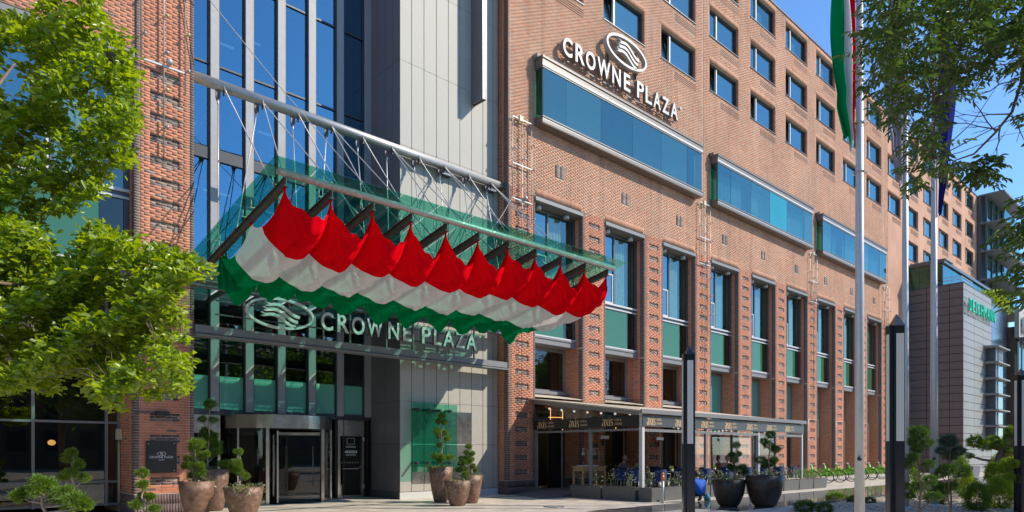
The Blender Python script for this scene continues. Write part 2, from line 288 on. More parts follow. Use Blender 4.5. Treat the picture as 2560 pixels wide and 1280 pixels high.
# ---------------------------------------------------------------- mesh helpers
ORG = {}
def tagp(o, label=None, cat=None, group=None, kind=None):
    if label: o['label'] = label
    if cat: o['category'] = cat
    if group: o['group'] = group
    if kind: o['kind'] = kind
    return o
def thing(name, label, cat, loc=(0, 0, 0), group=None, rz=0):
    o = bpy.data.objects.new(name, None); C.objects.link(o); o.empty_display_size = .2
    o.location = loc; o.rotation_euler = (0, 0, rz); ORG[o] = Vector(loc)
    return tagp(o, label, cat, group)
class MB:
    def __init__(s): s.v = []; s.f = []; s.mi = []; s.sm = []
    def face(s, pts, m=0, sm=False):
        i = len(s.v); s.v.extend([tuple(p) for p in pts]); s.f.append(tuple(range(i, i+len(pts)))); s.mi.append(m); s.sm.append(sm); return s
    def box(s, a, b, m=0):
        x0, y0, z0 = [min(p, q) for p, q in zip(a, b)]; x1, y1, z1 = [max(p, q) for p, q in zip(a, b)]
        i = len(s.v)
        s.v += [(x0, y0, z0), (x1, y0, z0), (x1, y1, z0), (x0, y1, z0), (x0, y0, z1), (x1, y0, z1), (x1, y1, z1), (x0, y1, z1)]
        s.f += [(i, i+3, i+2, i+1), (i+4, i+5, i+6, i+7), (i, i+1, i+5, i+4), (i+1, i+2, i+6, i+5), (i+2, i+3, i+7, i+6), (i+3, i, i+4, i+7)]
        s.mi += [m]*6; s.sm += [False]*6; return s
    def hexa(s, bot, top, m=0):
        i = len(s.v); s.v += [tuple(p) for p in bot]+[tuple(p) for p in top]
        s.f += [(i, i+3, i+2, i+1), (i+4, i+5, i+6, i+7), (i, i+1, i+5, i+4), (i+1, i+2, i+6, i+5), (i+2, i+3, i+7, i+6), (i+3, i, i+4, i+7)]
        s.mi += [m]*6; s.sm += [False]*6; return s
    def beam(s, p, q, w, h, m=0, up=(0, 0, 1)):
        p = Vector(p); q = Vector(q); d = (q-p).normalized(); u = Vector(up)
        sx = d.cross(u)
        if sx.length < 1e-4: sx = Vector((1, 0, 0))
        sx.normalize(); uy = sx.cross(d).normalized()
        c = [(-w/2, -h/2), (w/2, -h/2), (w/2, h/2), (-w/2, h/2)]
        i = len(s.v)
        for e in (p, q):
            for a, b in c: s.v.append(tuple(e+sx*a+uy*b))
        s.f += [(i, i+1, i+2, i+3), (i+7, i+6, i+5, i+4)]+[(i+k, i+4+k, i+4+(k+1) % 4, i+(k+1) % 4) for k in range(4)]
        s.mi += [m]*6; s.sm += [False]*6; return s
    def tube(s, pts, r, n=8, m=0, cap=True):
        pts = [Vector(p) for p in pts]; rr = r if isinstance(r, (list, tuple)) else [r]*len(pts)
        rings = []
        prev = None
        for k, p in enumerate(pts):
            d = (pts[min(k+1, len(pts)-1)]-pts[max(k-1, 0)])
            if d.length < 1e-7: d = Vector((0, 0, 1))
            d.normalize()
            if prev is None:
                a = Vector((0, 0, 1)) if abs(d.z) < .9 else Vector((1, 0, 0)); u = d.cross(a).normalized()
            else:
                u = (prev - d*prev.dot(d));
                u = u.normalized() if u.length > 1e-6 else d.orthogonal().normalized()
            prev = u; w = d.cross(u)
            i = len(s.v); rings.append(i)
            for j in range(n):
                t = 2*PI*j/n; s.v.append(tuple(p+(u*math.cos(t)+w*math.sin(t))*rr[k]))
        for k in range(len(rings)-1):
            a, b = rings[k], rings[k+1]
            for j in range(n):
                s.f.append((a+j, a+(j+1) % n, b+(j+1) % n, b+j)); s.mi.append(m); s.sm.append(n > 5)
        if cap:
            s.f.append(tuple(rings[0]+j for j in reversed(range(n)))); s.f.append(tuple(rings[-1]+j for j in range(n))); s.mi += [m, m]; s.sm += [False, False]
        return s
    def lathe(s, c, prof, n=24, m=0, sm=True):
        c = Vector(c); rings = []
        for r, z in prof:
            i = len(s.v); rings.append(i)
            for j in range(n):
                t = 2*PI*j/n; s.v.append((c.x+r*math.cos(t), c.y+r*math.sin(t), c.z+z))
        for a, b in zip(rings, rings[1:]):
            for j in range(n): s.f.append((a+j, a+(j+1) % n, b+(j+1) % n, b+j)); s.mi.append(m); s.sm.append(sm)
        s.f.append(tuple(rings[0]+j for j in reversed(range(n)))); s.f.append(tuple(rings[-1]+j for j in range(n))); s.mi += [m, m]; s.sm += [False, False]
        return s
    def ball(s, c, r, n=8, m=0, sz=1):
        prof = [(max(1e-4, r*math.sin(PI*k/n)), -r*sz*math.cos(PI*k/n)) for k in range(n+1)]
        return s.lathe(c, prof, max(6, n+2), m)
    def prism(s, poly, fn, d, m=0):
        """poly: 2D outline, fn(a,b,depth)->3D"""
        n = len(poly); i = len(s.v)
        s.v += [tuple(fn(a, b, 0)) for a, b in poly]+[tuple(fn(a, b, d)) for a, b in poly]
        s.f.append(tuple(range(i, i+n))); s.f.append(tuple(range(i+2*n-1, i+n-1, -1)))
        for k in range(n): s.f.append((i+k, i+n+k, i+n+(k+1) % n, i+(k+1) % n))
        s.mi += [m]*(n+2); s.sm += [False]*(n+2); return s
    def build(s, name, mats, parent=None, local=False, loc=None, label=None, kind=None, bevel=0, fix=False):
        if isinstance(mats, str): mats = [mats]
        org = Vector((0, 0, 0))
        if parent is not None and not local: org = ORG[parent]
        if parent is None and loc is not None: org = Vector(loc)
        me = bpy.data.meshes.new(name)
        V = np.array(s.v, dtype=np.float64).reshape(-1, 3)
        V = V - np.array(org)
        me.from_pydata(V.tolist(), [], s.f)
        for k in mats: me.materials.append(MATS[k])
        if len(mats) > 1: me.polygons.foreach_set('material_index', s.mi)
        if any(s.sm): me.polygons.foreach_set('use_smooth', s.sm)
        if fix:
            bm = bmesh.new(); bm.from_mesh(me); bmesh.ops.recalc_face_normals(bm, faces=bm.faces); bm.to_mesh(me); bm.free()
        me.update()
        o = bpy.data.objects.new(name, me); C.objects.link(o)
        if parent is not None: o.parent = parent; ORG[o] = ORG.get(parent, Vector((0, 0, 0)))
        elif loc is not None: o.location = loc; ORG[o] = Vector(loc)
        else: ORG[o] = Vector((0, 0, 0))
        if bevel:
            b = o.modifiers.new('bevel', 'BEVEL'); b.width = bevel; b.segments = 2; b.limit_method = 'ANGLE'
        if label: o['label'] = label
        if kind: o['kind'] = kind
        return o
def dup(root, loc, rz=0, label=None, group=None, parent=None, scale=None):
    r = root.copy(); C.objects.link(r); r.location = loc
    r.rotation_euler = (0, 0, rz); ORG[r] = Vector(loc)
    if scale: r.scale = scale
    if parent is not None: r.parent = parent
    if label: r['label'] = label
    if group: r['group'] = group
    for ch in list(root.children):
        c = ch.copy(); C.objects.link(c); c.parent = r
        for g in list(ch.children):
            d = g.copy(); C.objects.link(d); d.parent = c
    return r
def part_copy(part, dx, dy, dz, parent):
    """a copy of a part (and its sub-parts) moved inside the same thing"""
    c = part.copy(); C.objects.link(c); c.parent = parent; c.location = part.location+Vector((dx, dy, dz))
    for g in list(part.children):
        d = g.copy(); C.objects.link(d); d.parent = c
    return c
def text_mesh(txt, name='txt', ext=0, bold=0):
    cu = bpy.data.curves.new(name, 'FONT'); cu.body = txt; cu.size = 1; cu.extrude = ext; cu.offset = bold
    cu.resolution_u = 3
    ob = bpy.data.objects.new(name, cu); C.objects.link(ob)
    dg = bpy.context.evaluated_depsgraph_get(); dg.update()
    me = bpy.data.meshes.new_from_object(ob.evaluated_get(dg))
    C.objects.unlink(ob); bpy.data.objects.remove(ob)
    return me
def put_text(txt, name, mat, parent, o, ux, uz, w=None, h=None, ext=.0, bold=0, side=None):
    """text with its lower left corner at o, running along ux, standing along uz; scaled to w x h metres"""
    me = text_mesh(txt, name, ext, bold)
    n = len(me.vertices); co = np.empty(n*3); me.vertices.foreach_get('co', co); co = co.reshape(-1, 3)
    mn = co.min(0); mx = co.max(0); sz = mx-mn
    sx = w/sz[0] if w else None; sy = h/sz[1] if h else None
    if sx is None: sx = sy
    if sy is None: sy = sx
    ux = np.array(ux, float); uz = np.array(uz, float); nn = np.cross(ux, uz)
    P = np.array(o, float) + np.outer((co[:, 0]-mn[0])*sx, ux) + np.outer((co[:, 1]-mn[1])*sy, uz) + np.outer(co[:, 2], nn)
    if parent is not None: P = P - np.array(ORG[parent])
    me.vertices.foreach_set('co', P.ravel()); me.update()
    me.materials.clear(); me.materials.append(MATS[mat])
    if side:
        me.materials.append(MATS[side])
        for p in me.polygons:
            if abs(np.dot(np.array(p.normal), nn)) < .5: p.material_index = 1
    me.name = name
    ob = bpy.data.objects.new(name, me); C.objects.link(ob)
    if parent is not None: ob.parent = parent; ORG[ob] = ORG[parent]
    return ob
# ------------------------------------------------- brickwork
BL, BH, BJ = .270, .060, .012
class Bricks:
    """collects single bricks (u-range, z-range) on a plane; every brick is its own little box standing proud of the mortar bed"""
    def __init__(s): s.q = []          # (origin, ux, nrm, u0,u1,z0,z1,mat,proud)
    def one(s, o, ux, nr, u0, u1, z0, z1, m, pr=.008): s.q.append((o, ux, nr, u0, u1, z0, z1, m, pr))
    def field(s, o, ux, nr, u0, u1, z0, z1, m, holes=(), mixed=None, pr=.0035, keep=None):
        rows = int(round((z1-z0)/(BH+BJ))); k0 = int(round(z0/(BH+BJ)))
        for r in range(rows):
            za = z0+r*(BH+BJ); zb = za+BH
            off = [0, .5, .06, .5][(k0+r) % 4]*(BL+BJ)
            spans = [(u0, u1)]
            for (a, b, c, d) in holes:
                if za < d-.01 and zb > c+.01:
                    ns = []
                    for (p, q) in spans:
                        if b <= p or a >= q: ns.append((p, q))
                        else:
                            if a > p: ns.append((p, a-BJ*.5))
                            if b < q: ns.append((b+BJ*.5, q))
                    spans = ns
            for (p, q) in spans:
                st = math.floor((p-off)/(BL+BJ))*(BL+BJ)+off
                while st < q:
                    a = max(st, p); b = min(st+BL, q)
                    if q-b < .05: b = q
                    if a > p and a-p < .05 and a-BJ < p+.05: a = p
                    if b-a > .02 and not (st > p and q-st < .05):
                        mm = m
                        if mixed and random.random() < mixed[0]: mm = mixed[1]
                        s.q.append((o, ux, nr, a, b, za, zb, mm, pr+random.uniform(-.001, .001)))
                    st += BL+BJ
    def build(s, name, parent, kind='stuff'):
        q = s.q; n = len(q)
        if not n: return
        O = np.array([a[0] for a in q], float); U = np.array([a[1] for a in q], float); Nn = np.array([a[2] for a in q], float)
        u0 = np.array([a[3] for a in q])[:, None]; u1 = np.array([a[4] for a in q])[:, None]; z0 = np.array([a[5] for a in q]); z1 = np.array([a[6] for a in q])
        pr = np.array([a[8] for a in q])[:, None]
        Z = np.zeros((n, 3)); Z0 = Z.copy(); Z0[:, 2] = z0; Z1 = Z.copy(); Z1[:, 2] = z1
        B = [O+U*u0+Z0, O+U*u1+Z0, O+U*u1+Z1, O+U*u0+Z1]
        T = [b+Nn*pr for b in B]
        V = np.stack(B+T, 1).reshape(-1, 3)
        if parent is not None: V = V-np.array(ORG[parent])
        base = (np.arange(n)*8)[:, None]
        # orient by handedness
        hand = np.einsum('ij,ij->i', np.cross(U, np.array([[0, 0, 1.]]*n)), Nn) > 0
        F1 = np.array([4, 5, 6, 7, 0, 1, 5, 4, 1, 2, 6, 5, 2, 3, 7, 6, 3, 0, 4, 7]); F2 = np.array([7, 6, 5, 4, 4, 5, 1, 0, 5, 6, 2, 1, 6, 7, 3, 2, 7, 4, 0, 3])
        loops = np.where(hand[:, None], F1[None], F2[None])+base
        me = bpy.data.meshes.new(name)
        me.vertices.add(n*8); me.vertices.foreach_set('co', V.ravel())
        me.loops.add(n*20); me.loops.foreach_set('vertex_index', loops.ravel().astype(np.int32))
        me.polygons.add(n*5); me.polygons.foreach_set('loop_start', (np.arange(n*5)*4).astype(np.int32)); me.polygons.foreach_set('loop_total', np.full(n*5, 4, np.int32))
        names = sorted(set(a[7] for a in q))
        for k in names: me.materials.append(MATS[k])
        mi = np.repeat(np.array([names.index(a[7]) for a in q], np.int32), 5); me.polygons.foreach_set('material_index', mi)
        me.update(calc_edges=True); me.validate()
        ob = bpy.data.objects.new(name, me); C.objects.link(ob)
        if parent is not None: ob.parent = parent
        if kind: ob['kind'] = kind
        return ob
# ================================================================= SETTING
def sheet(name, x0, y0, x1, y1, z, mat, kind='structure', sub=None):
    b = MB(); b.face([(x0, y0, z), (x1, y0, z), (x1, y1, z), (x0, y1, z)]); return b.build(name, mat, kind=kind)
sheet('ground', -400, -400, 700, 700, -.012, 'kerb')
sheet('pavement', -60, -60, 140, 40, 0, 'paving_pale')
W = 20.13; YG = 20.72; YC = 22.81; YS = 21.22; YW = 20.63
PITCH = 4.545; LX = [20.25+PITCH*i for i in range(9)]; RX = [x+2.97 for x in LX]
ZH = 12.30
# ================================================================= HOTEL
hotel = thing('hotel_building', 'long red brick hotel with grey clad entrance tower and blue glass curtain wall', 'building', (18.73, W, 0))
US = [29.2+4.535*i for i in range(-2, 13)]; ROWS = [21.46, 24.45, 27.44]; WH = 1.62; WW = 3.13
BAYX = [(20.22, 32.32), (33.80, 45.84), (47.35, 59.44)]
ROOF = 29.45; XEND = 88.0
bed = MB(); far = MB(); side = MB()
def slab(x0, x1, z0, z1, y1=W+.35):
    """wall body; the part beyond X=61 carries printed-fine brickwork"""
    XS = 61.2
    if x0 < XS: bed.box((x0, W, z0), (min(x1, XS), y1, z1))
    if x1 > XS: far.box((max(x0, XS), W, z0), (x1, y1, z1))
slab(18.73, XEND, ZH, 15.15)
xs = 18.73
for a, b in BAYX: slab(xs, a+.12, 15.15, 17.81); xs = b-.12
slab(xs, XEND, 15.15, 17.81)
slab(18.73, 61.2, 17.81, ROWS[0]); 
def rowcut(z0, z1, cols):
    x = 18.73
    for u in cols: slab(x, u, z0, z1); x = u+WW
    slab(x, XEND, z0, z1)
for k, z in enumerate(ROWS):
    rowcut(z, z+WH, US); slab(18.73, XEND, z+WH, ROWS[k+1] if k < 2 else ROOF)
LOW = [u for u in US if u > 61]     # a fourth row of windows where the bays end
x = 61.2
slab(61.2, XEND, 17.81, 18.47)
for u in LOW: slab(x, u, 18.47, 18.47+WH); x = u+WW
slab(x, XEND, 18.47, 18.47+WH); slab(61.2, XEND, 18.47+WH, ROWS[0])
# pillars
PILL = [(18.73, LX[0])]+[(RX[i], LX[i+1]) for i in range(8)]+[(RX[8], 61.2)]
for a, b in PILL: bed.box((a, W+.045, 0), (b, W+1.9, ZH))
def pillar_bed(a, b, ztop):
    p0, p1 = (a+b)/2-.37, (a+b)/2+.37
    bed.box((a, W, 0), (p0-.006, W+.045, ztop)); bed.box((p1+.006, W, 0), (b, W+.045, ztop)); z = 0
    for k in range(-1, 45):
        zz = round((1.34+.576*k)/.072)*.072
        if zz > ztop-.4 or k > 18: break
        bed.box((p0-.006, W, z), (p1+.006, W+.045, zz-.006)); z = zz+3*.072-.006
    bed.box((p0-.006, W, z), (p1+.006, W+.045, ztop))
for a, b in PILL: pillar_bed(a, b, ZH)
slab(61.2, XEND, 0, ZH)
# left wing
PL0, PL1 = 5.27, 6.78; LL = 2.29
bed.box((PL0, W+.045, 0), (PL1, YC+.4, 26)); pillar_bed(PL0, PL1, 26); bed.box((.75, W, 0), (LL, W+1.9, 26)); bed.box((LL, W, ZH), (PL0, W+.35, 26)); bed.box((-14, W, 0), (.75, W+1, 26))
# roof and hidden body of the house
bed.box((18.73, W+.35, ROOF-.3), (XEND, W+14, ROOF-.02)); bed.box((18.73, W+13.6, 0), (XEND, W+14, ROOF-.3)); bed.box((XEND-.35, W+.35, 0), (XEND, W+13.6, ROOF-.3))
bed.build('wall', 'mortar_pink', hotel); far.build('wall', 'brickwork_far', hotel)
# ---- bricks
bk = Bricks(); NF = (0, -1, 0); UXv = (1, 0, 0); UYv = (0, 1, 0); NL = (-1, 0, 0)
rowh = BH+BJ
def snap(z): return round(z/rowh)*rowh
Z0 = snap(ZH)
holes = []
for a, b in BAYX: holes.append((a, b, 15.10, 17.85))
for u in US:
    for z in ROWS:
        holes.append((u, u+WW, z-.04, z+WH)); holes.append((u+1.17, u+WW-.01, z-.65, z-.22))
SQ = [21.46+4.535*i for i in range(9)]
for s_ in SQ: holes.append((s_, s_+.58, 13.36, 13.90))
for a, b in zip(holes, holes): pass
WF = (0, W, 0)
for (a, b) in [(18.73, 33.05), (33.07, 46.6), (46.62, 60.1), (60.12, 61.2)]:      # expansion joints between the fields
    bk.field(WF, UXv, NF, a, b, Z0, ROOF-.05, 'brick_pink', [h for h in holes if h[1] > a and h[0] < b], mixed=(.04, 'brick_red'))
for u in LOW: pass
for s_ in SQ:                                               # the little stack-bonded squares
    for j in range(7):
        for k in range(2): bk.one(WF, UXv, NF, s_+k*.29, s_+k*.29+.275, 13.38+j*rowh, 13.38+j*rowh+BH, 'brick_grey', .03)
# pillars: brown quoin stacks, red field, recessed panels
PZ = [1.34+.576*j for j in range(-1, 19)]; PW = .74
def pillar(a, b, ztop, zs=.56, skip=None):
    q = .115; pu0 = (a+b)/2-PW/2
    hs = []
    for z in PZ:
        zz = snap(z)
        if zz > ztop-.4: break
        hs.append((pu0, pu0+PW, zz, zz+3*rowh-.01))
        for r in range(3):
            st = -[0, .5, 0][r]*BL
            u = pu0+st
            while u < pu0+PW:
                p, e = max(u, pu0), min(u+BL, pu0+PW)
                if e-p > .03: bk.one((0, W+.046, 0), UXv, NF, p, e, zz+r*rowh, zz+r*rowh+BH, 'brick_dark' if random.random() < (.75 if zz < 4 else .35) else 'brick_grey', .006)
                u += BL+BJ
    if skip: hs2 = hs+[skip]
    else: hs2 = hs
    bk.field(WF, UXv, NF, a+q+.012, b-q-.012, snap(zs), ztop, 'brick_red', hs2, mixed=(.025, 'brick_grey'), pr=.0045)
    rows = int((ztop-zs)/rowh)
    for r in range(rows):
        z = snap(zs)+r*rowh
        bk.one(WF, UXv, NF, a, a+q, z, z+BH, 'brick_dark', .0045); bk.one(WF, UXv, NF, b-q, b, z, z+BH, 'brick_dark', .0045)
    for k in range(int((b-a)/.072)):
        u = a+k*.0725
        for zb in (0, .28): bk.one(WF, UXv, NF, u, u+.060, zb, zb+.268, 'brick_dark', .014)
    return hs
def reveal(X, y0, y1, z0, z1, base=True):
    q = .23; o = (X, 0, 0)
    bk.field(o, UYv, NL, y0+q+.012, y1, snap(z0), z1, 'brick_red', mixed=(.02, 'brick_grey'))
    for r in range(int((z1-z0)/rowh)):
        z = snap(z0)+r*rowh; bk.one(o, UYv, NL, y0, y0+q*.48, z, z+BH, 'brick_dark'); bk.one(o, UYv, NL, y0+q*.52, y0+q, z, z+BH, 'brick_dark')
    if base:
        for k in range(int((y1-y0)/.0725)):
            for zb in (0, .28): bk.one(o, UYv, NL, y0+k*.0725, y0+k*.0725+.060, zb, zb+.268, 'brick_dark', .014)
for a, b in PILL: pillar(a, b, Z0)
reveal(18.73, W, YG, .56, 26)
for i in range(9):
    reveal(RX[i], W, YS, .56, 6.3); reveal(RX[i], W, YW, 6.3, Z0, False)
# the recess heads: soldier courses
for i in range(9):
    for k in range(int(2.97/.0725)): bk.one((0, W, 0), UXv, NF, LX[i]+k*.0725, LX[i]+k*.0725+.06, Z0-.0, Z0+.262, 'brick_pink', .014)
for u in US:
    if u > 62: break
    for z in ROWS:
        for k in range(int(WW/.0725)): bk.one((0, W, 0), UXv, NF, u+k*.0725, u+k*.0725+.06, z+WH, z+WH+.262, 'brick_pink', .013)
        for r in range(22):
            bk.one((u+WW, 0, 0), UYv, NL, W, W+.2, z+r*rowh, z+r*rowh+BH, 'brick_red')
bk.build('brick_courses', hotel)
# left wing bricks: the 300 that show largest are objects, the rest one part
bl = Bricks(); bk_keep = bk; bk = bl
NEAR_TOP = snap(4.55)
lh = []
pillar(PL0, PL1, 26, skip=(PL0+.1, PL1-.1, snap(.56), NEAR_TOP-.001))
reveal(PL0, W, YW+.9, .56, 6.3); reveal(PL0, W, YW, 6.3, Z0, False)
bk.field(WF, UXv, NF, LL, PL0+.1, Z0, 26, 'brick_red', mixed=(.04, 'brick_dark'))
bk.build('brick_courses', hotel)
bs = Bricks(); q = .115
hs = [(h_[0], h_[1], h_[2], h_[3]) for h_ in [((PL0+PL1)/2-PW/2, (PL0+PL1)/2+PW/2, snap(z), snap(z)+3*rowh-.01) for z in PZ]]
bs.field(WF, UXv, NF, PL0+q+.012, PL1-q-.012, snap(.56), NEAR_TOP, 'brick_red', hs, mixed=(.05, 'brick_dark'), pr=.0045)
cache = {}; cnt = 0; extra = Bricks()
for (o, ux, nr, a, b, za, zb, mm, pr) in bs.q:
    if cnt >= 292: extra.q.append((o, ux, nr, a, b, za, zb, mm, pr)); continue
    key = (round(b-a, 2), mm)
    if key not in cache:
        bb = MB(); bb.box((0, -.010, 0), (b-a, 0, BH)); me_o = bb.build('brick', mm, hotel, local=True); cache[key] = me_o.data; ob = me_o
    else:
        ob = bpy.data.objects.new('brick', cache[key]); C.objects.link(ob); ob.parent = hotel
    ob.location = Vector((a, W, za))-ORG[hotel]; cnt += 1
extra.build('brick_courses', hotel)
# coping along the roof
b = MB(); b.box((18.70, W-.06, ROOF-.02), (XEND+.05, W+.4, ROOF+.07)); b.build('roof_coping', 'frame_dark', hotel)
b = MB()
for X in (33.05, 46.6, 60.1): b.box((X, W-.004, ZH), (X+.018, W+.02, ROOF-.1))
b.build('expansion_joint', 'mortar', hotel)
# ---- upper windows (window > frame, pane, mullion, sill)
def upper_window(kind):
    f = MB(); t = .055
    f.box((0, .16, 0), (WW, .26, t)); f.box((0, .16, WH-t-.06), (WW, .26, WH)); f.box((0, .16, t), (t, .26, WH-t-.06)); f.box((WW-t-.05, .16, t), (WW, .26, WH-t-.06))
    f.box((0, .62, 0), (WW, .66, WH)); f.box((0, .26, -.02), (WW, .62, 0)); f.box((0, .26, WH), (WW, .62, WH+.02)); f.box((-.02, .26, 0), (0, .62, WH)); f.box((WW, .26, 0), (WW+.02, .62, WH))
    w = f.build('window', 'frame_dark', hotel, local=True)
    m = MB().box((.90, .13, .03), (.99, .24, WH-.1)); m.build('mullion', 'alu_white', w, local=True)
    m = MB().box((1.0, .21, t), (WW-t-.05, .225, WH-t-.06)); m.build('pane', 'win_glass' if kind != 'curtain' else 'win_glass_b', w, local=True)
    if kind == 'open':
        s = MB(); k = .26
        def P(u, z, y): return (u, .2+y+k*(z/WH), z)
        for (u0, u1, z0, z1) in ((.06, .12, .06, 1.5), (.84, .90, .06, 1.5), (.12, .84, .06, .12), (.12, .84, 1.44, 1.5)):
            s.hexa([P(u0, z0, 0), P(u1, z0, 0), P(u1, z0, .05), P(u0, z0, .05)], [P(u0, z1, 0), P(u1, z1, 0), P(u1, z1, .05), P(u0, z1, .05)])
        s.build('tilted_sash', 'frame_dark', w, local=True)
        s = MB(); s.hexa([P(.12, .12, .02), P(.84, .12, .02), P(.84, .12, .03), P(.12, .12, .03)], [P(.12, 1.44, .02), P(.84, 1.44, .02), P(.84, 1.44, .03), P(.12, 1.44, .03)]); s.build('pane', 'win_glass', w, local=True)
    else:
        MB().box((.06, .21, .06), (.90, .225, WH-.12)).build('pane', 'win_glass', w, local=True)
    if kind == 'curtain':
        c = MB(); n = 26
        for (a, bb) in ((.1, .8), (1.05, 2.0)):
            st = (bb-a)/n
            for j in range(n):
                ya = .36+.02*math.sin(j*1.9); yb = .36+.02*math.sin((j+1)*1.9); c.face([(a+j*st, ya, .05), (a+(j+1)*st, yb, .05), (a+(j+1)*st, yb, 1.1), (a+j*st, ya, 1.1)])
        c.build('curtain', 'curtain', w, local=True)
    MB().box((-.03, -.05, -.045), (WW+.03, .16, -.005)).build('sill', 'alu_dark', w, local=True)
    return w
protos = {k: upper_window(k) for k in ('shut', 'open', 'curtain')}
g = MB(); g.box((0, -.005, -.43), (1.95, .03, 0)); grille = g.build('vent_grille', 'black_gap', hotel, local=True)
s = MB()
for j in range(5):
    s.box((0, -.014, -.43+j*.0965), (1.95, -.0055, -.43+j*.0965+.044))
s.build('slat', 'brick_pink', grille, local=True)
used = set(); gused = False
KN = ['open', 'shut', 'curtain', 'open', 'shut', 'open', 'curtain', 'shut', 'shut']
cells = [(ci, u, z) for ci, u in enumerate(US) for z in ROWS]+[(ci, u, 18.47) for ci, u in enumerate(US) if u > 61]
for n_, (ci, u, z) in enumerate(cells):
    k = KN[(ci*5+int(z)*2+ci//2) % 9] if u > 25 else 'shut'
    if abs(z-ROWS[0]) < .1 and 24 < u < 44: k = 'open'
    if abs(z-ROWS[2]) < .1 and 33 < u < 50: k = 'curtain'
    loc = Vector((u, W, z))-ORG[hotel]
    if k not in used: protos[k].location = loc; used.add(k)
    else:
        c = part_copy(protos[k], 0, 0, 0, hotel); c.location = loc
    gl = Vector((u+1.17, W, z-.22))-ORG[hotel]
    if not gused: grille.location = gl; gused = True
    else: c = part_copy(grille, 0, 0, 0, hotel); c.location = gl
for k in protos:
    if k not in used: protos[k].location = Vector((US[0], W, ROWS[0]))-ORG[hotel]
# ---- bay windows
def bay(x0, x1, no):
    P = .47; y0 = W-P
    f = MB()
    # head and foot channels with a shadow gap and a projecting lip
    f.box((x0, y0, 17.47), (x1, W+.3, 17.76)); f.box((x0-.03, y0-.04, 17.76), (x1+.03, W+.02, 17.83))
    f.box((x0, y0, 15.15), (x1, W+.3, 15.34)); f.box((x0-.03, y0-.04, 15.34), (x1+.03, W+.3, 15.39))
    w = f.build('bay_window', 'fascia_brown', hotel)
    f = MB(); f.box((x0-.035, y0-.045, 17.83), (x1+.035, W, 17.86)); f.box((x0+.02, y0+.02, 17.40), (x1-.02, W, 17.47)); f.box((x0+.01, y0+.015, 15.12), (x1-.01, W-.002, 15.15)); f.build('trim', 'fascia_brown', w)
    f = MB(); f.box((x0, y0-.006, 17.47), (x1, y0-.001, 17.56)); f.build('lit_line', 'alu_white', w); f = MB(); f.box((x0, y0-.006, 15.27), (x1, y0-.001, 15.33)); f.build('lit_line', 'alu_white', w)  # white strips paint the sunlit line along the brown fascia
    f = MB(); f.box((x0+.12, W+.3, 15.2), (x1-.12, W+.34, 17.8))                # room behind
    f.box((x0+.12, W+.34, 15.1), (x1-.12, W+4, 15.2)); f.build('room', 'interior_brown', w)
    f = MB(); f.box((x0+.05, W-.08, 15.39), (x1-.05, W-.06, 15.6)); f.build('inner_rail', 'alu_white', w)
    js = [x0+.06, x0+1.46]; n = 4; inner = (x1-x0-2.9)/n
    n = 4 if inner > 2.0 else 4
    for k in range(n): js.append(x0+1.46+inner*(k+1))
    js.append(x1-.05)
    for k in range(len(js)-1):
        mat = 'bay_glass_teal' if (no == 1 and k == 3) else ('bay_glass', 'bay_glass_b', 'bay_glass_c')[(k*2+no) % 3]
        MB().box((js[k]+.012, y0+.045, 15.39), (js[k+1]-.012, y0+.06, 17.40)).build('pane', mat, w)
    m = MB()
    for k in range(len(js)): m.box((js[k]-.012, y0+.06, 15.39), (js[k]+.012, y0+.10, 17.40))
    m.build('joint_bar', 'frame_dark', w)
    MB().box((x0+.05, y0+.06, 15.39), (x0+.062, W-.01, 17.40)).build('side_pane', 'bay_glass_side', w)
    MB().box((x1-.062, y0+.06, 15.39), (x1-.05, W-.01, 17.40)).build('side_pane', 'bay_glass_side', w)
    MB().box((x0+.06, W-.16, 15.39), (x0+.10, W-.05, 17.40)).build('corner_fin', 'screen_teal', w)
    c = MB(); st = .12
    for j in range(int((x1-x0-.6)/st)):
        if (j//9) % 4 == 3: continue
        xa = x0+.3+j*st; c.face([(xa, W+.1+.02*math.sin(j*2), 15.4), (xa+st, W+.1+.02*math.sin(j*2+2), 15.4), (xa+st, W+.1+.02*math.sin(j*2+2), 17.3), (xa, W+.1+.02*math.sin(j*2), 17.3)])
    if no != 0: c.build('curtain', 'curtain', w)
    b2 = MB(); b2.box((x0-.12, W-.3, 17.82), (x0-.08, W, 17.98)); b2.box((x0-.12, W-.04, 17.72), (x0-.08, W, 17.98)); b2.build('bracket', 'alu_light', w)
for k, (a, b) in enumerate(BAYX): bay(a, b, k)
